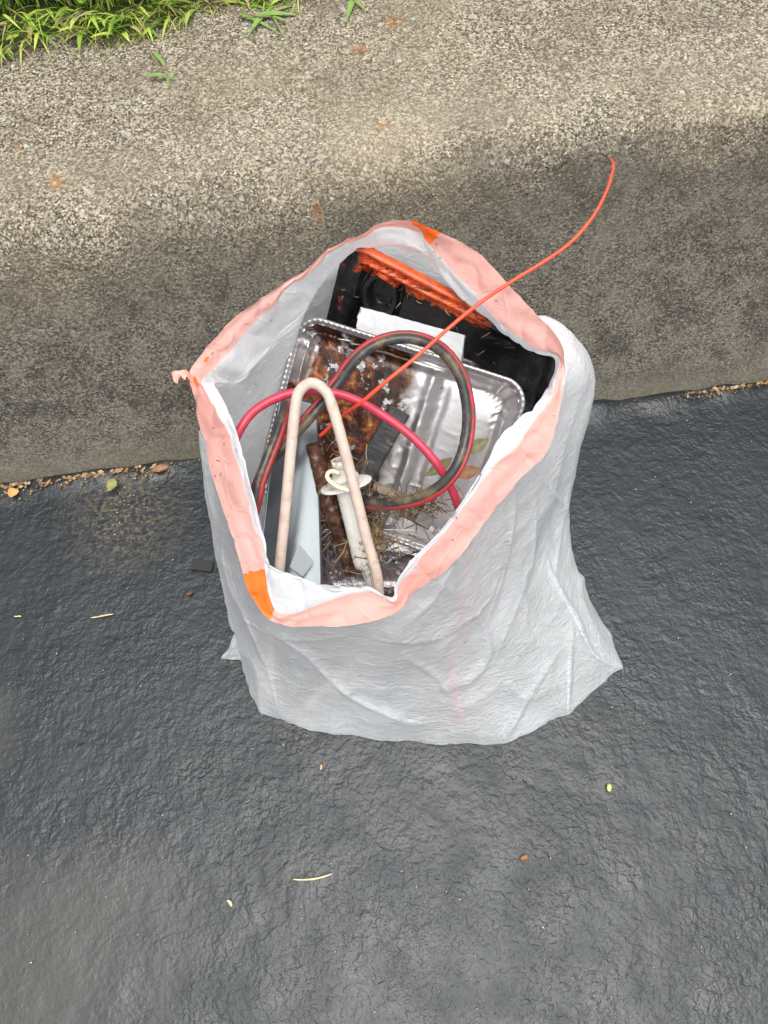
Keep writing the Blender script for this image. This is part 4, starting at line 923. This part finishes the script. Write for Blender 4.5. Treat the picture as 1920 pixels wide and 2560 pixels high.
leaf('leaf', P(270, 1228, .016), P(286, 1196, .02), .017, simple('yellow_leaf', (.30, .29, .09), (.22, .22, .07), .6), 'curled yellow green leaf lying against the foot of the kerb', .5)
leaf('leaf', P(378, 1176, .012), P(422, 1166, .014), .012, LEAFB, 'small crumpled brown leaf in the kerb seam left of the bag', .5)
leaf('leaf', P(18, 1232, .012), P(48, 1228, .014), .016, simple('orange_leaf', (.55, .30, .09), None, .6), 'orange brown leaf flake at the far left end of the kerb foot', .4)
GRIT = M('grit'); GRIT.set(Base_Color=GRIT.ramp(GRIT.random(), (0, (.75, .72, .65)), (.55, (.75, .66, .45)), (.75, (.55, .38, .16)), (1, (.25, .10, .04)), mode='CONSTANT'), Roughness=.4); GRIT = GRIT.mat
m_ = MB()
OCT = [(0, 2, 4), (2, 1, 4), (1, 3, 4), (3, 0, 4), (2, 0, 5), (1, 2, 5), (3, 1, 5), (0, 3, 5)]
def crumb(c, r_):
    d3 = np.array([(1, 0, 0), (-1, 0, 0), (0, 1, 0), (0, -1, 0), (0, 0, .8), (0, 0, -.8)]) * r_ * rng.uniform(.6, 1.3, (6, 1)); m_.add(c + d3, OCT)
for i in range(620):
    px, py = random.uniform(-100, 2020), random.uniform(1000, 2640); c = P(px, py, .001)
    if (c - A0) @ kn > -.01: continue
    crumb(c, .0004 + .0011 * random.random() ** 4)
for i in range(50):
    c = P(random.gauss(310, 40), random.gauss(1260, 35), .002)
    if (c - A0) @ kn < -.005: crumb(c, random.uniform(.0005, .0014))
grit_mb = m_
tag(m_.build('grit', GRIT), 'pale grit and brown crumbs scattered on the asphalt', 'grit', kind='stuff')
m_ = MB()
for i in range(130):
    u = random.choice([random.gauss(.03, .03), random.gauss(.12, .03), random.gauss(.93, .03), random.gauss(1.02, .03)]); c = A0 + (A1 - A0) * u - kn * abs(random.gauss(.001, .003)); c[2] = random.uniform(.006, .013)
    an = random.gauss(.15, .5); L_ = random.uniform(.005, .016); d_ = np.array([math.cos(an), math.sin(an), random.uniform(-.2, .2)]) * L_ / 2; sd = np.array([-d_[1], d_[0], .002]); sd = sd / np.linalg.norm(sd) * random.uniform(.0012, .0035)
    m_.add([c - d_, c - sd, c + d_, c + sd + np.array([0, 0, .001])], [(0, 1, 2, 3)])
FLK = M('leaf_flakes'); FLK.set(Base_Color=FLK.ramp(FLK.random(), (0, (.46, .24, .08)), (.3, (.12, .07, .035)), (.6, (.30, .18, .08)), (1, (.44, .34, .19))), Roughness=.7); FLK = FLK.mat
for i in range(420):                            # crumbs washed along the kerb foot
    u = random.choice([random.uniform(-.1, .19), random.uniform(-.1, .28), random.uniform(.86, 1.1), random.uniform(.78, 1.1)]); nzv = max(0, .5 + 1.6 * float(noise1([u * 23], 5)[0])); c = A0 + (A1 - A0) * u - kn * abs(random.gauss(0, .002 + .009 * nzv)); c[2] = .004 + .005 * random.random()
    crumb(c, random.uniform(.0006, .0012 + .0026 * nzv))
tag(m_.build('leaf_flakes', FLK), 'brown leaf flakes collected along the foot of the kerb', 'leaf litter', kind='stuff')

# clippings and specks clinging to the film
m_ = MB()
for (x, y) in [(531, 883), (546, 892), (680, 800), (600, 780), (670, 760), (706, 700), (716, 690), (1085, 630), (1100, 645), (1240, 752), (1090, 610), (534, 1070), (530, 1165), (545, 1152), (552, 1185), (538, 1190), (590, 1125), (560, 1110), (505, 1090), (1142, 1295), (1132, 1350), (1310, 1530), (1175, 1760), (1163, 1605), (600, 1405), (760, 860), (740, 870), (610, 1010), (640, 960), (1300, 1640), (900, 1690), (780, 1620), (1385, 1040)]:
    q = on_wall(x, y, .0012); an = random.uniform(0, math.pi); L_ = random.uniform(.0015, .0055); d_ = np.array([math.cos(an), math.sin(an), 0]) * L_ / 2
    m_.add(*tube_geo([q - d_, q + np.array([0, 0, .0004]), q + d_], [.0004] * 3, 4))
tag(m_.build('straw_specks', STRAW), 'tiny brown specks and clippings clinging to the white film of the bag', 'specks', kind='stuff')
GRP = {'straw_stalk': 'straw stalks lying on the asphalt', 'wood_chip': 'wood chips on the asphalt', 'dirt_crumb': 'brown crumbs on the asphalt', 'twin_hose': 'lengths of black and red twin hose', 'foil_pan': 'foil pans in the bag', 'stick': 'sticks in the bag', 'weed_sprig': 'weeds creeping over the kerb'}
for o in list(sc.objects):
    k = o.name.split('.')[0]
    if o.parent is None and k in GRP: o['group'] = GRP[k]
